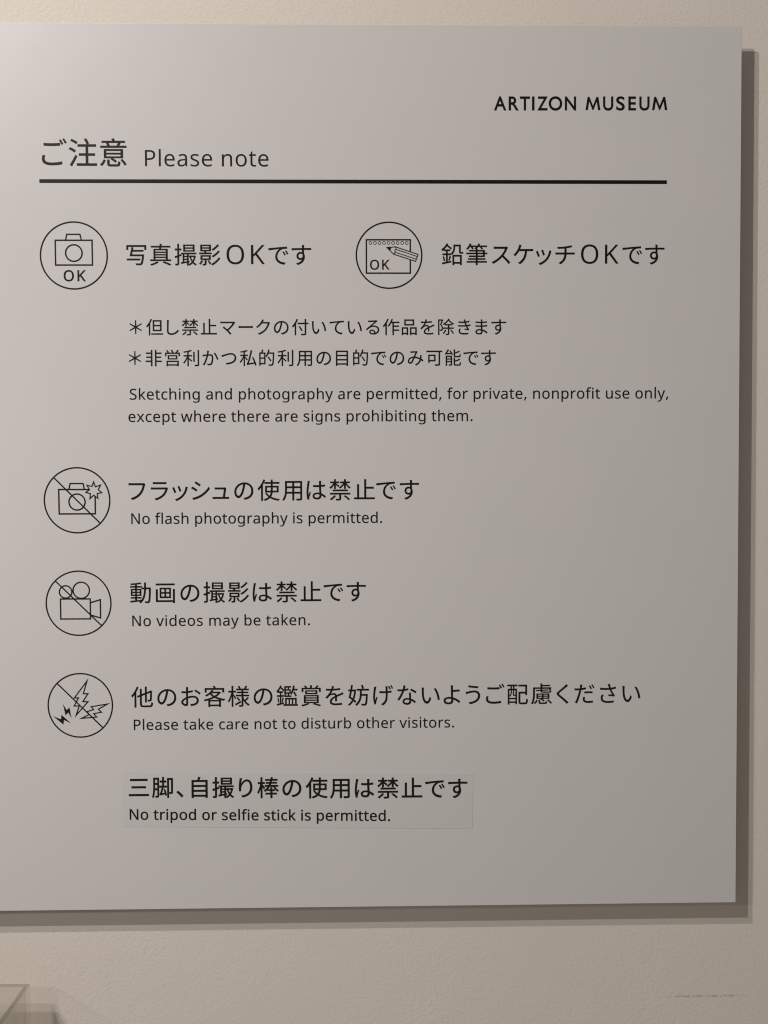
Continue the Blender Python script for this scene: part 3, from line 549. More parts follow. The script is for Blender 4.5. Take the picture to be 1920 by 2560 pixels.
[[56,235],[56,161],[353,161],[353,-79],[430,-79],[430,836],[353,836],[353,688],[79,688],[79,614],[353,614],[353,463],[95,463],[95,391],[353,391],[353,235]]],
"＊":[[[474,-3],[527,-3],[535,321],[819,166],[846,212],[570,380],[846,549],[819,594],[535,440],[527,763],[474,763],[466,440],[182,594],[156,549],[431,380],[156,212],[182,166],[466,321]]]},"la":{"*":[772,[[[451,1064],[423,796],[692,871],[711,742],[454,721],[620,500],[500,434],[381,679],[273,434],[148,500],[312,721],[57,742],[77,871],[343,796],[314,1064]]]],
",":[375,[[[269,147],[237,41],[194,-74],[148,-181],[57,-181],[85,-67],[109,54],[127,162],[259,162]]]],
".":[375,[[[101,76],[107,120],[126,148],[154,164],[186,169],[220,164],[249,148],[268,120],[275,76],[268,32],[249,3],[220,-14],[186,-20],[154,-14],[126,3],[107,32]]]],
"K":[867,[[[867,0],[718,0],[364,478],[262,388],[262,0],[136,0],[136,1000],[262,1000],[262,507],[347,602],[434,697],[704,1000],[852,1000],[455,564]]]],
"N":[1064,[[[929,0],[782,0],[246,831],[241,831],[246,754],[250,660],[252,559],[252,0],[136,0],[136,1000],[282,1000],[815,172],[821,172],[817,239],[813,338],[811,436],[811,1000],[929,1000]]]],
"O":[1094,[[[1008,501],[1001,391],[979,291],[942,203],[891,127],[826,67],[747,22],[654,-5],[548,-14],[438,-5],[343,23],[264,68],[199,128],[149,203],[113,291],[92,392],[85,503],[91,601],[108,691],[136,772],[175,843],[226,902],[289,951],[364,987],[450,1008],[549,1015],[644,1008],[728,987],[801,952],[864,903],[915,844],[956,772],[985,691],[1003,601]],
[[218,501],[227,384],[254,284],[281,228],[317,182],[362,144],[415,117],[477,101],[548,95],[619,101],[681,117],[733,144],[777,182],[813,228],[840,284],[867,384],[875,501],[867,618],[840,717],[797,798],[752,844],[696,878],[628,898],[549,905],[478,899],[415,883],[362,856],[317,820],[281,773],[254,718],[227,619]]]],
"P":[847,[[[401,1000],[519,991],[615,966],[686,923],[736,865],[766,792],[776,706],[771,645],[756,588],[729,534],[689,486],[635,446],[566,415],[480,396],[377,389],[262,389],[262,0],[136,0],[136,1000]],
[[389,892],[262,892],[262,497],[363,497],[450,502],[521,518],[576,544],[615,583],[638,634],[646,700],[639,759],[618,807],[584,845],[535,871],[470,887]]]],
"S":[769,[[[703,268],[692,185],[660,116],[607,60],[536,20],[448,-6],[346,-14],[239,-8],[146,8],[71,34],[71,154],[197,113],[273,100],[352,95],[420,100],[476,115],[520,139],[552,171],[571,210],[577,256],[572,301],[556,339],[527,371],[484,401],[342,462],[229,513],[185,543],[148,576],[120,613],[100,655],[88,704],[84,759],[94,833],[125,896],[173,946],[237,983],[315,1006],[403,1014],[482,1010],[555,999],[679,958],[640,850],[527,888],[465,900],[401,903],[343,899],[296,885],[259,863],[232,834],[217,798],[211,758],[217,711],[232,674],[260,642],[301,613],[430,556],[511,523],[579,487],[633,446],[672,398],[695,339]]]],
"a":[786,[[[403,763],[487,757],[555,737],[606,703],[643,655],[665,591],[672,511],[672,0],[583,0],[559,106],[553,106],[487,39],[450,15],[408,-1],[301,-14],[237,-8],[180,10],[132,40],[95,83],[72,140],[64,209],[74,278],[104,335],[153,382],[222,416],[313,438],[424,448],[552,452],[552,497],[547,553],[534,597],[511,627],[462,655],[396,664],[339,659],[284,646],[185,606],[147,699],[263,744],[332,759]],
[[440,363],[356,355],[291,340],[246,318],[216,288],[198,251],[192,207],[202,153],[230,115],[274,93],[329,85],[389,91],[442,109],[487,138],[522,179],[543,233],[550,300],[550,367]]]],
"b":[861,[[[242,805],[240,716],[235,651],[242,651],[280,695],[331,731],[395,755],[475,763],[562,752],[637,720],[700,666],[747,590],[775,494],[784,375],[775,257],[746,160],[717,107],[680,63],[637,29],[562,-3],[475,-14],[395,-6],[331,18],[280,54],[242,95],[232,95],[207,0],[119,0],[119,1064],[242,1064]],
[[454,661],[382,654],[328,631],[288,593],[262,539],[247,468],[242,380],[242,374],[247,289],[263,218],[288,162],[327,121],[383,96],[457,88],[518,96],[568,121],[607,162],[635,219],[651,291],[657,377],[651,463],[635,534],[607,590],[568,629],[517,653]]]],
"c":[672,[[[420,-14],[326,-4],[243,27],[195,59],[154,101],[121,153],[97,215],[82,288],[77,371],[82,458],[98,533],[123,597],[158,649],[200,692],[249,724],[333,755],[429,765],[539,753],[626,724],[588,622],[510,646],[426,657],[357,649],[301,625],[258,585],[228,529],[210,459],[204,373],[210,290],[228,220],[258,165],[300,125],[353,100],[419,92],[527,105],[613,136],[613,27],[530,-4]]]],
"d":[861,[[[385,-14],[319,-8],[259,10],[207,41],[161,83],[114,159],[86,256],[77,374],[86,492],[115,590],[162,666],[208,709],[260,740],[320,759],[387,765],[442,761],[489,750],[564,710],[619,654],[627,654],[623,708],[619,765],[619,1064],[742,1064],[742,0],[643,0],[625,101],[619,101],[564,43],[488,1],[440,-10]],
[[405,88],[476,95],[532,117],[572,153],[599,204],[615,270],[620,350],[620,373],[615,459],[600,530],[574,588],[535,629],[478,654],[403,662],[343,654],[293,627],[254,583],[227,525],[210,454],[204,371],[210,288],[227,219],[254,162],[293,121],[343,96]]]],
"e":[790,[[[409,765],[499,754],[575,723],[636,672],[681,604],[709,522],[718,426],[718,352],[204,352],[213,273],[235,209],[270,158],[317,121],[375,98],[444,91],[571,104],[685,143],[685,35],[571,-2],[438,-14],[338,-3],[250,29],[199,63],[157,106],[123,159],[97,221],[82,291],[77,370],[87,484],[118,581],[150,636],[188,681],[235,717],[287,744],[345,759]],
[[408,664],[353,658],[306,639],[268,607],[239,564],[218,512],[207,450],[590,450],[585,510],[570,562],[545,604],[511,637],[465,657]]]],
"f":[482,[[[465,655],[276,655],[276,0],[153,0],[153,655],[21,655],[21,713],[153,755],[153,798],[160,886],[181,955],[217,1007],[265,1043],[325,1064],[396,1071],[478,1064],[542,1046],[510,950],[458,964],[398,971],[360,966],[330,952],[306,929],[283,876],[276,800],[276,751],[465,751]]]],
"g":[861,[[[385,765],[456,758],[519,737],[574,701],[620,651],[627,651],[644,751],[742,751],[742,-13],[733,-110],[706,-191],[677,-235],[641,-271],[595,-300],[511,-327],[406,-336],[257,-324],[193,-309],[136,-289],[136,-175],[194,-200],[261,-218],[334,-230],[413,-234],[473,-228],[524,-209],[565,-177],[596,-135],[614,-83],[620,-22],[620,7],[622,55],[625,99],[619,99],[575,49],[522,14],[459,-7],[387,-14],[318,-8],[257,12],[204,44],[159,88],[113,165],[86,261],[77,374],[86,485],[113,580],[159,659],[204,705],[256,738],[317,758]],
[[402,661],[344,653],[295,627],[256,586],[228,529],[210,458],[204,373],[210,287],[227,217],[256,160],[295,120],[345,95],[405,87],[458,91],[503,102],[540,120],[570,148],[593,184],[609,228],[622,345],[622,374],[616,466],[599,539],[569,594],[527,632],[471,654]]]],
"h":[866,[[[242,752],[240,697],[235,647],[244,647],[271,683],[304,711],[385,750],[478,763],[561,756],[630,735],[683,698],[721,646],[744,576],[752,489],[752,0],[630,0],[630,480],[626,536],[612,581],[590,616],[557,641],[515,656],[462,661],[387,653],[331,630],[290,591],[263,537],[247,469],[242,388],[242,0],[119,0],[119,1064],[242,1064]]]],
"i":[361,[[[242,751],[242,0],[119,0],[119,751]],
[[182,1032],[209,1027],[232,1013],[248,989],[254,954],[248,919],[232,895],[209,880],[182,875],[154,880],[130,895],[114,919],[109,954],[114,989],[130,1013],[154,1027]]]],
"k":[748,[[[241,508],[239,450],[235,387],[241,387],[266,419],[300,461],[331,497],[570,751],[714,751],[410,430],[735,0],[587,0],[326,350],[241,276],[241,0],[119,0],[119,1064],[241,1064]]]],
"l":[361,[[[242,0],[119,0],[119,1064],[242,1064]]]],
"m":[1310,[[[943,765],[1020,757],[1084,736],[1133,700],[1168,647],[1189,577],[1196,489],[1196,0],[1074,0],[1074,483],[1065,561],[1037,616],[1008,641],[969,656],[922,661],[856,654],[804,633],[765,598],[739,550],[724,488],[718,415],[718,0],[597,0],[597,483],[592,537],[580,582],[559,617],[529,641],[491,656],[443,661],[375,653],[324,630],[286,591],[261,538],[247,471],[242,389],[242,0],[119,0],[119,751],[218,751],[237,648],[244,648],[270,684],[302,714],[338,736],[378,752],[465,765],[545,757],[610,734],[660,695],[695,639],[702,639],[746,695],[805,734],[872,757]]]],
"n":[866,[[[480,765],[563,757],[630,736],[683,700],[722,647],[744,577],[752,489],[752,0],[630,0],[630,480],[626,536],[612,581],[590,616],[557,641],[515,656],[462,661],[388,653],[330,630],[290,591],[263,538],[248,470],[242,389],[242,0],[119,0],[119,751],[218,751],[237,648],[244,648],[272,684],[306,714],[345,736],[388,752]]]],
"o":[847,[[[772,377],[766,288],[747,211],[717,144],[677,88],[627,44],[567,12],[498,-8],[422,-14],[350,-8],[284,12],[225,44],[175,88],[134,144],[103,211],[84,288],[77,377],[88,492],[119,588],[151,640],[191,684],[239,719],[295,744],[357,760],[426,765],[491,760],[551,744],[606,719],[654,684],[694,640],[728,588],[752,526],[767,456]],
[[204,377],[210,294],[228,223],[257,166],[300,123],[355,97],[424,88],[493,97],[549,123],[592,166],[621,223],[638,294],[644,377],[638,460],[620,529],[591,585],[548,627],[493,652],[423,661],[353,653],[298,627],[256,585],[228,529],[210,459]]]],
"p":[861,[[[476,765],[563,754],[637,722],[700,668],[747,593],[775,496],[784,377],[775,259],[746,162],[717,108],[681,64],[638,30],[562,-3],[475,-14],[421,-10],[373,1],[296,41],[242,95],[234,95],[239,35],[242,-28],[242,-336],[119,-336],[119,751],[220,751],[237,648],[242,648],[296,707],[331,731],[372,749],[420,761]],
[[454,661],[386,654],[332,632],[292,596],[265,546],[249,481],[242,401],[242,377],[247,291],[262,220],[288,163],[328,122],[384,97],[457,88],[519,98],[569,126],[608,171],[635,229],[651,299],[657,378],[651,458],[635,527],[607,584],[568,627],[517,653]]]],
"r":[578,[[[469,765],[515,763],[557,756],[542,643],[502,650],[461,653],[418,648],[378,634],[341,613],[308,583],[281,547],[260,504],[247,455],[242,401],[242,0],[119,0],[119,751],[220,751],[234,613],[239,613],[297,690],[333,721],[374,744],[419,760]]]],
"s":[671,[[[608,207],[599,140],[571,85],[527,42],[468,11],[394,-8],[308,-14],[173,-1],[73,34],[73,146],[181,104],[246,90],[311,85],[392,93],[447,116],[478,151],[489,196],[485,223],[473,246],[452,269],[418,291],[304,342],[179,398],[133,429],[99,465],[78,510],[71,566],[80,624],[106,674],[149,713],[206,742],[274,759],[353,765],[481,751],[592,714],[550,616],[451,650],[345,664],[278,658],[229,639],[199,610],[189,573],[194,544],[207,520],[232,499],[268,478],[382,430],[504,375],[549,344],[581,307],[601,262]]]],
"t":[506,[[[370,87],[427,92],[475,102],[475,8],[419,-8],[349,-14],[292,-9],[240,6],[195,34],[160,77],[137,138],[129,218],[129,655],[22,655],[22,714],[130,763],[179,923],[252,923],[252,751],[469,751],[469,655],[252,655],[252,221],[260,162],[285,120],[323,95]]]],
"u":[866,[[[746,751],[746,0],[646,0],[627,99],[622,99],[595,64],[560,35],[521,13],[478,-2],[384,-14],[301,-7],[233,15],[180,51],[141,104],[118,173],[111,259],[111,751],[235,751],[235,268],[240,213],[253,168],[276,133],[308,108],[350,93],[402,88],[477,96],[534,120],[576,159],[603,212],[618,280],[623,360],[623,751]]]],
"v":[711,[[[284,0],[0,751],[132,751],[291,308],[315,239],[338,167],[352,109],[357,109],[373,168],[397,241],[420,308],[580,751],[711,751],[426,0]]]],
"w":[1101,[[[604,424],[587,482],[572,537],[560,585],[552,623],[546,623],[539,585],[527,536],[513,481],[496,423],[361,1],[221,1],[15,752],[143,752],[246,352],[268,270],[285,191],[296,127],[301,127],[311,169],[323,223],[337,279],[352,329],[485,752],[619,752],[748,329],[768,261],[787,190],[798,129],[804,129],[814,188],[833,267],[854,352],[959,752],[1085,752],[877,1],[732,1]]]],
"x":[741,[[[297,384],[38,751],[178,751],[371,468],[563,751],[702,751],[443,384],[716,0],[576,0],[371,300],[164,0],[25,0]]]],
"y":[714,[[[1,751],[133,751],[296,324],[321,251],[343,183],[359,119],[364,119],[391,211],[429,325],[581,751],[714,751],[391,-104],[362,-169],[328,-226],[289,-273],[242,-307],[185,-329],[118,-336],[59,-333],[15,-325],[15,-227],[53,-232],[98,-235],[138,-231],[173,-219],[202,-200],[227,-173],[265,-102],[304,-3]]]],
" ":[364,[]]},"br":{"A":[978,[[[531,1006],[430,1006],[0,0],[147,0],[273,295],[698,295],[831,0],[978,0]],
[[478,786],[639,424],[328,424]]]],
"E":[733,[[[677,1000],[110,1000],[110,0],[691,0],[691,129],[254,129],[254,440],[663,440],[663,569],[254,569],[254,871],[677,871]]]],
"I":[367,[[[255,1000],[111,1000],[111,0],[255,0]]]],
"M":[1145,[[[1040,1000],[906,1000],[573,589],[242,1000],[107,1000],[107,0],[251,0],[251,779],[254,779],[562,391],[585,391],[893,779],[896,779],[896,0],[1040,0]]]],
"N":[1145,[[[1035,1000],[900,1000],[900,226],[223,1000],[109,1000],[109,0],[243,0],[243,770],[912,0],[1035,0]]]],
"O":[1207,[[[66,500],[76,400],[103,305],[149,218],[210,142],[287,78],[378,29],[483,-2],[600,-13],[720,-2],[827,29],[920,78],[997,142],[1059,219],[1104,306],[1131,400],[1141,500],[1131,602],[1103,698],[1057,785],[995,861],[918,924],[826,972],[720,1003],[603,1013],[487,1003],[382,972],[290,924],[213,861],[150,784],[104,697],[76,602]],
[[214,500],[224,590],[252,672],[297,742],[356,800],[428,844],[511,872],[603,881],[695,872],[778,844],[850,800],[910,742],[955,672],[983,590],[993,500],[983,410],[955,329],[910,258],[850,200],[778,156],[695,128],[603,119],[511,128],[428,156],[356,200],[297,258],[252,329],[224,410]]]],
"R":[886,[[[113,1000],[113,0],[257,0],[257,434],[317,434],[360,430],[404,413],[453,374],[511,308],[582,205],[714,0],[886,0],[749,198],[678,312],[608,404],[526,475],[598,515],[650,570],[682,639],[694,720],[683,801],[653,869],[605,925],[540,966],[460,991],[365,1000]],
[[257,877],[349,877],[423,870],[478,851],[516,820],[538,778],[545,726],[540,677],[521,632],[485,596],[429,572],[349,563],[257,563]]]],
"S":[672,[[[585,943],[513,982],[438,1005],[362,1013],[276,1005],[202,980],[142,941],[97,888],[68,823],[59,746],[83,643],[144,563],[229,498],[321,441],[405,384],[467,321],[491,242],[485,207],[466,173],[434,144],[388,124],[328,116],[256,125],[187,153],[123,199],[65,261],[65,79],[150,27],[242,-3],[345,-13],[421,-4],[489,22],[545,64],[588,118],[615,183],[625,258],[606,363],[557,445],[488,508],[408,559],[329,604],[260,650],[211,701],[192,765],[204,814],[237,851],[287,876],[350,884],[404,879],[461,862],[522,830],[585,780]]]],
"T":[886,[[[861,1000],[25,1000],[25,871],[371,871],[371,0],[515,0],[515,871],[861,871]]]],
"U":[1038,[[[950,1000],[806,1000],[806,418],[802,331],[783,258],[743,199],[687,158],[608,130],[509,119],[427,128],[355,156],[293,204],[257,252],[239,316],[233,409],[233,1000],[89,1000],[89,378],[101,271],[135,181],[187,110],[253,55],[331,17],[416,-6],[506,-13],[624,-4],[724,24],[806,70],[869,130],[914,205],[941,293],[950,393]]]],
"Z":[947,[[[660,871],[23,0],[925,0],[925,129],[289,129],[925,1000],[63,1000],[63,871]]]]}}''')


GLYPHS['br'][' '] = [430, []]
GLYPHS['br']['M'] = [1230, [[(40, 0), (200, 1000), (345, 1000), (615, 330), (885, 1000), (1030, 1000), (1190, 0), (1005, 0), (905, 640),
                               (650, 0), (580, 0), (325, 640), (225, 0)]]]
GLYPHS['br']['M'][1][0].reverse()


def area(c):
    return sum(c[i - 1][0] * c[i][1] - c[i][0] * c[i - 1][1] for i in range(len(c))) / 2


def embolden(cs, d):
    """Shift every contour of one glyph outwards by d (same units as its points)."""
    if not cs or not d:
        return cs
    big = max(cs, key=lambda c: abs(area(c)))
    s = 1 if area(big) > 0 else -1
    out = []
    for c in cs:
        k = []
        for p in c:
            if not k or math.dist(p, k[-1]) > 9:
                k.append(p)
        while len(k) > 3 and math.dist(k[0], k[-1]) <= 9:
            k.pop()
        c = k
        n = len(c)
        r = []
        for i in range(n):
            a, p, q = c[i - 1], c[i], c[(i + 1) % n]
            e0 = Vector((p[0] - a[0], p[1] - a[1])).normalized()
            e1 = Vector((q[0] - p[0], q[1] - p[1])).normalized()
            n0, n1 = Vector((e0.y, -e0.x)), Vector((e1.y, -e1.x))
            k = n0 + n1
            l2 = k.length_squared
            k = k * (2 / l2) if l2 > 0.35 else k.normalized() * 1.6 if l2 > 1e-6 else n0
            r.append((p[0] + k.x * d * s, p[1] + k.y * d * s))
        out.append(r)
    return out


FILLED = {}


def fill(contours, turn):
    """Triangles of a set of contours (holes kept): points and index triples. The outline is turned while it is filled."""
    ct, st = math.cos(turn), math.sin(turn)
    cu = bpy.data.curves.new('outline', 'CURVE')
    cu.dimensions = '2D'
    cu.fill_mode = 'BOTH'
    for c in contours:
        sp = cu.splines.new('POLY')
        sp.points.add(len(c) - 1)
        for p, q in zip(sp.points, c):
            p.co = ((q[0] * ct - q[1] * st) / 100, (q[0] * st + q[1] * ct) / 100, 0, 1)
        sp.use_cyclic_u = True
    tmp = bpy.data.objects.new('outline', cu)
    scene.collection.objects.link(tmp)
    dg = bpy.context.evaluated_depsgraph_get()
    me = bpy.data.meshes.new_from_object(tmp.evaluated_get(dg))
    bpy.data.objects.remove(tmp)
    bpy.data.curves.remove(cu)
    pts = [((v.co.x * ct + v.co.y * st) * 100, (v.co.y * ct - v.co.x * st) * 100) for v in me.vertices]
    tris = [tuple(p.vertices) for p in me.polygons]
    bpy.data.meshes.remove(me)
    return pts, tris


def inside(t, pts, cs):
    x = sum(pts[i][0] for i in t) / 3
    y = sum(pts[i][1] for i in t) / 3
    odd = False
    for c in cs:
        for i in range(len(c)):
            (ax, ay), (bx, by) = c[i - 1], c[i]
            if (ay > y) != (by > y) and x < ax + (y - ay) / (by - ay) * (bx - ax):
                odd = not odd
    return odd or abs(area([pts[i] for i in t])) < 2


def clean_fill(raw, d):
    cs = embolden(raw, d)
    want = abs(sum(area(c) for c in cs))
    for turn in (0, 0.013, 0.37, 0.8, 1.1):
        pts, tris = fill(cs, turn)
        got = sum(abs(area([pts[i] for i in t])) for t in tris)
        if abs(got - want) < 0.02 * want and all(inside(t, pts, cs) for t in tris):
            return pts, tris
    return None


def rimmed(raw, d):
    """The light outline with a rim of width d along every edge, for the few glyphs whose heavier outline does not fill cleanly."""
    pts, tris = clean_fill(raw, 0)
    pts, tris = list(pts), list(tris)
    big = max(raw, key=lambda c: abs(area(c)))
    s = 1 if area(big) > 0 else -1
    for c in raw:
        for i in range(len(c)):
            p, q = Vector(c[i - 1]), Vector(c[i])
            if (q - p).length < 1:
                continue
            e = (q - p).normalized()
            n = Vector((e.y, -e.x)) * d * s
            k = len(pts)
            pts += [tuple(p), tuple(q), tuple(q + n + e * d * 0.6), tuple(p + n - e * d * 0.6)]
            tris += [(k, k + 1, k + 2), (k, k + 2, k + 3)]
    return pts, tris


def glyph(font, ch, bold):
    """The filled glyph at a weight; filled once and kept."""
    key = (font, ch, bold)
    if key not in FILLED:
        raw = GLYPHS[font][ch] if font == 'jp' else GLYPHS[font][ch][1]
        FILLED[key] = clean_fill(raw, bold) or rimmed(raw, bold)
    return FILLED[key]


def lettering(name, placed, mat, parent, lift):
    """One mesh from filled glyphs: placed = (points and triangles, function from glyph units to metres (x, z))."""
    bm = bmesh.new()
    ox, oz = placed[0][1]((0, 0))
    for (pts, tris), f in placed:
        vs = []
        for p in pts:
            x, z = f(p)
            vs.append(bm.verts.new((x - ox, 0, z - oz)))
        for t in tris:
            try:
                bm.faces.new([vs[i] for i in t])
            except ValueError:
                pass
    bm.normal_update()
    for f in bm.faces:
        if f.normal.y > 0:
            f.normal_flip()
    return mesh_obj(name, bm, mat, parent, (ox, -lift, oz))


def japanese(text, centres, y_left, y_right, em, parent, mat, lift=0.00006, bold=6.0, slope=False, name='japanese_lettering',
             latin_cap=0.0, latin_bold=0, wide=1.0):
    """A line of Japanese: the middle of each character in the photograph, the height of the line's middle at both ends, the em in pixels."""
    xs = [at(c, y_left + (y_right - y_left) * (c - centres[0]) / (centres[-1] - centres[0])) for c in centres]
    zm = sum(p[1] for p in xs) / len(xs)
    placed = []
    for ch, p in zip(text, xs):
        z = p[1] if slope else zm
        font, size, up, d = ('jp', em, 380, bold) if ch in GLYPHS['jp'] else ('la', latin_cap, 490, latin_bold)
        g = glyph(font, ch, d)
        s = size * U / 1000
        mid = (min(q[0] for q in g[0]) + max(q[0] for q in g[0])) / 2
        placed.append((g, lambda q, p=p, z=z, s=s, mid=mid, up=up: (p[0] + (q[0] - mid) * s * wide, z + (q[1] - up) * s)))
    return lettering(name, placed, mat, parent, lift)


def english(text, left, right, cap, parent, mat, lift=0.00006, bold=9.0, font='la', slope=False, name='english_lettering', deep=0.87, wide=1.0,
            word=1.0):
    """A line of Latin letters between two baseline points of the photograph; the letter spacing is whatever fills the width."""
    (x0, z0), (x1, z1) = at(*left), at(*right)
    s = cap * U / 1000
    gl = [GLYPHS[font].get(ch) for ch in text]
    pos, pen = [], 0.0
    for ch, g in zip(text, gl):
        pos.append(pen)
        pen += g[0] * wide * (word if ch == ' ' else 1)
    ink = lambda k, f: f(q[0] * wide for c in gl[k][1] for q in c)
    lo = pos[0] + ink(0, min)
    hi = pos[-1] + ink(len(text) - 1, max)
    extra = ((x1 - x0) / s - (hi - lo)) / (len(text) - 1)
    placed = []
    for k, ch in enumerate(text):
        def f(q, k=k):
            x = x0 + (pos[k] - lo + extra * k + q[0] * wide) * s
            base = z0 + (z1 - z0) * (x - x0) / (x1 - x0) if slope else (z0 + z1) / 2
            return x, base + (q[1] if q[1] > 0 else q[1] * deep) * s
        if ch != ' ':
            placed.append((glyph(font, ch, bold), f))
    return lettering(name, placed, mat, parent, lift)


# ------------------------------------------------------------------ line drawing
def stroke(bm, pts, w, closed, y):
    """A mitred line of width w through pts (x, z)."""
    n = len(pts)
    L, R = [], []
    for i in range(n):
        p = Vector(pts[i])
        a = Vector(pts[i - 1]) if closed or i > 0 else None
        q = Vector(pts[(i + 1) % n]) if closed or i < n - 1 else None
        e0 = (p - a).normalized() if a is not None else None
        e1 = (q - p).normalized() if q is not None else None
        e0 = e0 if e0 is not None else e1
        e1 = e1 if e1 is not None else e0
        n0, n1 = Vector((-e0.y, e0.x)), Vector((-e1.y, e1.x))
        k = n0 + n1
        l2 = max(k.length_squared, 0.10)
        k = k * (2 / l2) * (w / 2)
        L.append(bm.verts.new((p.x + k.x, y, p.y + k.y)))
        R.append(bm.verts.new((p.x - k.x, y, p.y - k.y)))
    for i in range(n if closed else n - 1):
        j = (i + 1) % n
        f = bm.faces.new((L[i], R[i], R[j], L[j]))
        f.normal_update()
        if f.normal.y > 0:
            f.normal_flip()


def polygon(bm, pts, y):
    f = bm.faces.new([bm.verts.new((p[0], y, p[1])) for p in pts])
    f.normal_update()
    if f.normal.y > 0:
        f.normal_flip()
    return f


def circle(c, r, n=96):
    return [(c[0] + r * math.cos(2 * math.pi * i / n), c[1] + r * math.sin(2 * math.pi * i / n)) for i in range(n)]


def mid_circle(cx, cy, r_px):
    return circle(at(cx, cy), r_px * U)


STEP = 0.000012


def drawing(name, parent, layer, parts):
    """One printed sub-part: parts = ('line' | 'ring' | 'fill', points in metres, width in pixels)."""
    bm = bmesh.new()
    y = -(0.00006 + STEP * layer)
    for k, (what, pts, w) in enumerate(parts):
        yy = y - k * 0.000002
        if what == 'fill':
            polygon(bm, pts, yy)
        else:
            stroke(bm, pts, w * U * 1.14, what == 'ring', yy)
    bmesh.ops.triangulate(bm, faces=[f for f in bm.faces if len(f.verts) > 4])
    return mesh_obj(name, bm, M_INK, parent)


def zoomed(x0, y0, scale):
    return lambda *pts: [at(x0 + x / scale, y0 + y / scale) for x, y in pts]


# ------------------------------------------------------------------ the setting
bm = bmesh.new()
nx, nz = 40, 30
for i in range(nx + 1):
    for j in range(nz + 1):
        bm.verts.new((-4 + 8 * i / nx, GAP, EYE - 1.5 + 4.5 * j / nz))
bm.verts.ensure_lookup_table()
for i in range(nx):
    for j in range(nz):
        a = i * (nz + 1) + j
        bm.faces.new([bm.verts[k] for k in (a, a + nz + 1, a + nz + 2, a + 1)])
wall = mesh_obj('wall', bm, M_WALL)
tag(wall, 'cream painted wall with a fine roller texture behind the sign', None, 'structure')

# ------------------------------------------------------------------ the sign
sign_x1, sign_z1 = at(1855, 65.5)
_, sign_z0 = at(1839.5, 2256)
sign_x0 = -0.452
THICK = 0.0012
sign = empty('notice_sign', (0, 0, 0))
tag(sign, 'large white museum notice board with black Japanese and English rules and round pictograms', 'sign')
bm = bmesh.new()
add_box(bm, sign_x0, sign_x1, 0.0, THICK, sign_z0, sign_z1, 0.00030, 2)
panel = mesh_obj('panel', bm, M_PANEL, sign)
for f in panel.data.polygons:
    f.use_smooth = False
for zc in (sign_z1 - 0.16, sign_z0 + 0.16):
    bm = bmesh.new()
    add_box(bm, sign_x0 + 0.12, sign_x1 - 0.12, THICK + 0.0001, GAP - 0.0001, zc - 0.02, zc + 0.02)
    mesh_obj('wall_mount', bm, M_MOUNT, sign)

extents = ((52, 162), (182, 272), (281, 370), (388, 410), (435, 527), (535, 655), (678, 777), (860, 992), (1015, 1105), (1130, 1207), (1238, 1306),
           (1335, 1425), (1447, 1582))                       # left and right of each capital, in a 3.53 times enlargement
placed = []
for ch, (l, r) in zip('ARTIZONMUSEUM', extents):
    g = glyph('br', ch, 0 if ch == 'M' else 28)
    gx0 = min(q[0] for q in g[0])
    gx1 = max(q[0] for q in g[0])
    (x0, z0), (x1, _) = at(1220 + l / 3.53, 275.3), at(1220 + r / 3.53, 275.3)
    placed.append((g, lambda q, x0=x0, x1=x1, z0=z0, gx0=gx0, gx1=gx1: (x0 + (q[0] - gx0) / (gx1 - gx0) * (x1 - x0), z0 + q[1] * 32.6 * U / 1000)))
lettering('museum_name', placed, M_INK, sign, 0.00006)
japanese('ご注意', (136, 207.0, 283), 381.5, 381.5, 74.0, sign, M_INK, name='heading_lettering')
english('Please note', (362.6, 415.8), (671.3, 416.0), 39.6, sign, M_INK, bold=0, name='heading_lettering')
bm = bmesh.new()
(rx0, rz0), (rx1, rz1) = at(98.4, 453.0), at(1667, 455.0)
rz = (rz0 + rz1) / 2
polygon(bm, [(rx0, rz - 4.6 * U), (rx1, rz - 4.6 * U), (rx1, rz + 4.6 * U), (rx0, rz + 4.6 * U)], -0.00006)
mesh_obj('heading_rule', bm, M_INK, sign)

japanese('写真撮影OKです', (340.9, 401.6, 464.1, 524.3, 588.2, 644.8, 696, 753.5), 637, 636.7, 57.5, sign, M_INK, latin_cap=47.0, latin_bold=0)
japanese('鉛筆スケッチOKです', (1130.9, 1191.6, 1252.3, 1307.9, 1359, 1412.7, 1474, 1529.5, 1580.8, 1637), 636.2, 635.5, 57.5, sign, M_INK,
         latin_cap=47.0, latin_bold=0)
japanese('＊但し禁止マークの付いている作品を除きます',
         (339.1, 386.5, 432.2, 475, 522, 569.6, 614.4, 657.3, 703, 750.5, 797.5, 841.8, 887, 931.3, 977.7, 1023, 1068.5, 1115.2, 1160.7, 1203.7, 1246.8),
         818, 817, 44.0, sign, M_INK)
japanese('＊非営利かつ私的利用の目的でのみ可能です',
         (337.3, 384.3, 431.3, 477.8, 526.2, 571.9, 620.3, 666.8, 713.4, 760.9, 809.2, 854.9, 901.4, 946.7, 992.2, 1039, 1085.7, 1132.4, 1177.3, 1221),
         895, 894, 44.0, sign, M_INK)
english('Sketching and photography are permitted, for private, nonprofit use only,', (324.6, 999), (1670.2, 996.2), 26.6, sign, M_INK)
english('except where there are signs prohibiting them.', (321.4, 1053.9), (1181, 1053.6), 26.6, sign, M_INK)
japanese('フラッシュの使用は禁止です', (342.4, 398.7, 450, 501.3, 551.9, 609.5, 671.5, 730.4, 790.5, 850, 910.8, 965.2, 1023.4), 1226, 1224.5, 57.2, sign, M_INK)
english('No flash photography is permitted.', (328.5, 1309.9), (955, 1307.3), 26.4, sign, M_INK)
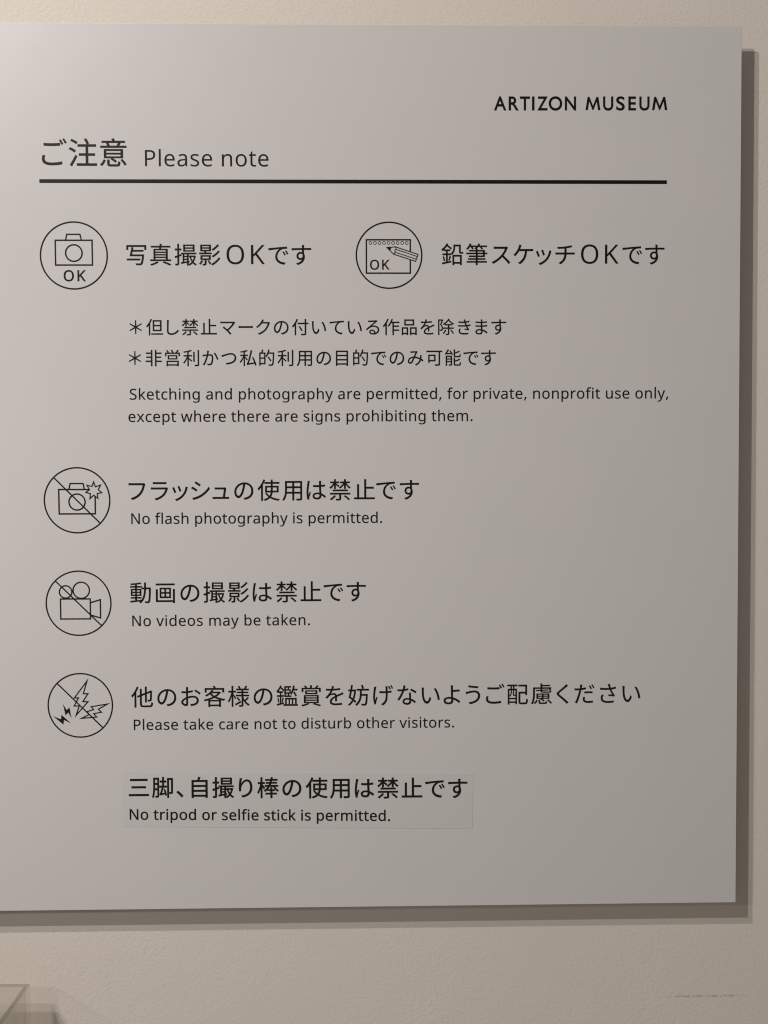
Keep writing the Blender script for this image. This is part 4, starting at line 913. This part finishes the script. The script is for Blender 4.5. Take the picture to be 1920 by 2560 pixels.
japanese('動画の撮影は禁止です', (351.3, 413.3, 474.7, 535.4, 596.2, 655.7, 716.5, 777.2, 833.5, 890.5), 1482, 1478.5, 57.0, sign, M_INK)
english('No videos may be taken.', (331, 1565.6), (774.7, 1562.6), 26.4, sign, M_INK)
japanese('他のお客様の鑑賞を妨げないようご配慮ください',
         (355.2, 417, 477.2, 536.2, 596.9, 657.6, 717.7, 777.8, 836.2, 896, 957.8, 1017.2, 1076.6, 1129.6, 1182, 1238.3, 1293.9, 1353.9, 1406.3, 1461.3,
          1520, 1578.2), 1741, 1734.5, 57.0, sign, M_INK)
english('Please take care not to disturb other visitors.', (334.8, 1824.4), (1134.8, 1819.2), 26.2, sign, M_INK)

# -- pictograms: each a ring with the drawing inside
# camera allowed
g = empty('pictogram', (0, 0, 0), sign)
Z = zoomed(80, 530, 8.295)
drawing('ring', g, 0, [('ring', mid_circle(184.7, 638.8, 81.9), 3.3)])
drawing('camera_symbol', g, 1, [
    ('ring', Z((481, 586), (1245, 586), (1254, 1100), (490, 1100)), 3.2),
    ('line', Z((698, 580), (718, 463), (993, 463), (1022, 580)), 3.0),
    ('ring', mid_circle(184.6, 632.6, 20.2), 3.2)])
english('OK', (159.8, 702.8), (213.9, 702.6), 26.2, g, M_INK, bold=24, name='symbol_lettering')
# pencil and sketch pad allowed
g = empty('pictogram', (0, 0, 0), sign)
Z = zoomed(880, 540, 8.295)
drawing('ring', g, 0, [('ring', mid_circle(972.6, 638.2, 81.2), 3.2)])
drawing('sketch_pad_symbol', g, 1, [
    ('line', Z((1208, 735), (1208, 493), (297, 493), (298, 1185), (1208, 1185), (1208, 905)), 3.1)]
    + [('ring', mid_circle(925.9 + 11.33 * k, 607.3, 3.6), 1.3) for k in range(9)])
drawing('pencil_symbol', g, 2, [
    ('ring', Z((722, 654), (900, 639), (1370, 797), (1317, 941), (862, 791)), 2.1),
    ('line', Z((900, 637), (914, 690), (886, 714), (896, 750), (862, 795)), 1.9),
    ('line', Z((914, 692), (1352, 840)), 1.8), ('line', Z((896, 752), (1334, 896)), 1.8),
    ('fill', Z((716, 650), (812, 648), (806, 676), (795, 714)), 0)])
english('OK', (925.4, 673.8), (973.1, 673.8), 23.6, g, M_INK, bold=20, name='symbol_lettering')
# no flash
g = empty('pictogram', (0, 0, 0), sign)
Z = zoomed(100, 1160, 8.7316)
drawing('ring', g, 0, [('ring', mid_circle(192.7, 1250.7, 80.8), 3.2)])
drawing('camera_symbol', g, 1, [
    ('line', Z((1060, 557), (407, 557), (420, 1090), (1208, 1086), (1203, 700)), 3.2),
    ('line', Z((634, 550), (655, 426), (940, 426), (966, 550)), 3.0),
    ('ring', mid_circle(192.6, 1255, 19.9), 3.2)])
drawing('flash_symbol', g, 2, [('ring', Z((1171, 390), (1207, 497), (1320, 460), (1272, 560), (1350, 626), (1248, 644), (1264, 750), (1174, 680),
                                        (1090, 755), (1098, 645), (1000, 622), (1078, 560), (1025, 464), (1134, 490)), 2.5)])
drawing('prohibition_slash', g, 3, [('line', Z((304, 302), (1310, 1288)), 3.1)])
# no video
g = empty('pictogram', (0, 0, 0), sign)
Z = zoomed(100, 1415, 8.7316)
drawing('ring', g, 0, [('ring', mid_circle(196.5, 1508.1, 80.2), 3.1)])
drawing('film_camera_symbol', g, 1, [
    ('ring', Z((447, 720), (1096, 718), (1103, 1153), (454, 1157)), 3.0),
    ('line', Z((1100, 802), (1316, 734), (1323, 1134), (1104, 1068)), 3.0),
    ('ring', mid_circle(100 + 559 / 8.7316, 1415 + 566 / 8.7316, 15.4), 3.0),
    ('ring', mid_circle(100 + 899 / 8.7316, 1415 + 530 / 8.7316, 20.2), 3.0)])
drawing('prohibition_slash', g, 2, [('line', Z((340, 332), (1342, 1298)), 3.0)])
# no noise
g = empty('pictogram', (0, 0, 0), sign)
Z = zoomed(105, 1670, 8.7316)
drawing('ring', g, 0, [('ring', mid_circle(200.8, 1763.4, 79.9), 3.1)])
drawing('noise_symbol', g, 1, [
    ('ring', Z((980, 285), (902, 560), (1003, 560), (892, 734), (1004, 734), (745, 1030), (812, 828), (702, 828), (797, 652), (706, 652)), 2.6),
    ('ring', Z((1430, 785), (1230, 900), (1300, 963), (1128, 997), (1196, 1069), (865, 1098), (1032, 1014), (984, 950), (1126, 908), (1074, 845)), 2.5),
    ('fill', Z((457, 785), (538, 916), (600, 860), (643, 1100), (575, 968), (513, 1032)), 0),
    ('fill', Z((240, 1050), (418, 1118), (422, 1018), (637, 1208), (478, 1134), (470, 1236)), 0)])
drawing('prohibition_slash', g, 2, [('line', Z((338, 345), (1330, 1302)), 3.0)])

# -- the sticker added later, a little crooked
corners = [at(306.0, 1929.5), at(1182.7, 1933.5), at(1180.9, 2071.5), at(306.3, 2066.8)]
bm = bmesh.new()
T0, T1 = -0.00002, -0.00010
lo = [bm.verts.new((x, T0, z)) for x, z in corners]
hi = [bm.verts.new((x, T1, z)) for x, z in corners]
bm.faces.new(hi)
bm.faces.new(lo[::-1])
for i in range(4):
    bm.faces.new((lo[i], lo[(i + 1) % 4], hi[(i + 1) % 4], hi[i]))
bmesh.ops.recalc_face_normals(bm, faces=bm.faces)
sticker = mesh_obj('sticker', bm, M_STICKER, sign)
tag(sticker, 'slightly crooked strip of film stuck under the last printed rule')
japanese('三脚、自撮り棒の使用は禁止です', (347.2, 406.2, 449.7, 499, 557.9, 614, 670.2, 729.7, 791.6, 849.4, 911.2, 969.7, 1030, 1087.5, 1144.3),
         1968, 1970.5, 57.0, sticker, M_INK_DEEP, lift=0.00015, bold=12, slope=True)
english('No tripod or selfie stick is permitted.', (324.9, 2048.9), (974.8, 2052.2), 26.4, sticker, M_INK_DEEP, lift=0.00015, bold=20, slope=True)

# ------------------------------------------------------------------ the clear acrylic box below the sign
STAND = 0.0140                                   # the box is held off the wall on spacers
yb = GAP - STAND
bx1, bz1 = at(76.5, 2459.3, yb)
T = 0.0048
BW, BD, BH = 0.24, 0.11, 0.26
bx0 = bx1 - BW
bz0 = bz1 - BH
box = empty('acrylic_box', (bx1 - BW / 2, yb, bz0))
tag(box, 'clear open-topped acrylic box on the wall below the lower left corner of the notice board', 'box')


def sheet(name, x0, x1, y0, y1, z0, z1, mat=None):
    bm = bmesh.new()
    add_box(bm, x0, x1, y0, y1, z0, z1)
    o = mesh_obj(name, bm, mat or M_ACRYLIC, box)
    o.data.materials.append(M_EDGE)
    thin = min((x1 - x0, 0), (y1 - y0, 1), (z1 - z0, 2))[1]
    for p in o.data.polygons:
        if abs(p.normal[thin]) < 0.5 and p.normal.z > 0.5:          # the polished top edge
            p.material_index = 1
    o.location = -Vector(box.location)
    return o


e = 0.0002
sheet('side_panel', bx1 - T, bx1, yb - BD, yb - e, bz0, bz1)
sheet('side_panel', bx0, bx0 + T, yb - BD, yb - e, bz0, bz1)
sheet('back_panel', bx0 + T + e, bx1 - T - e, yb - T, yb, bz0, bz1, M_SHADE_VEIL)
sheet('front_panel', bx0 + T + e, bx1 - T - e, yb - BD, yb - BD + T, bz0, bz1 - 0.06)
sheet('base_panel', bx0 + T + e, bx1 - T - e, yb - BD + T + e, yb - T - e, bz0, bz0 + T)
for fx in (0.25, 0.75):
    bm = bmesh.new()
    bmesh.ops.create_cone(bm, cap_ends=True, segments=24, radius1=0.007, radius2=0.007, depth=STAND - 0.0004,
                          matrix=Matrix.Translation((bx0 + BW * fx, GAP - STAND / 2, bz0 + BH * 0.5)) @ Matrix.Rotation(math.pi / 2, 4, 'X'))
    o = mesh_obj('spacer', bm, M_MOUNT, box)
    o.location = -Vector(box.location)
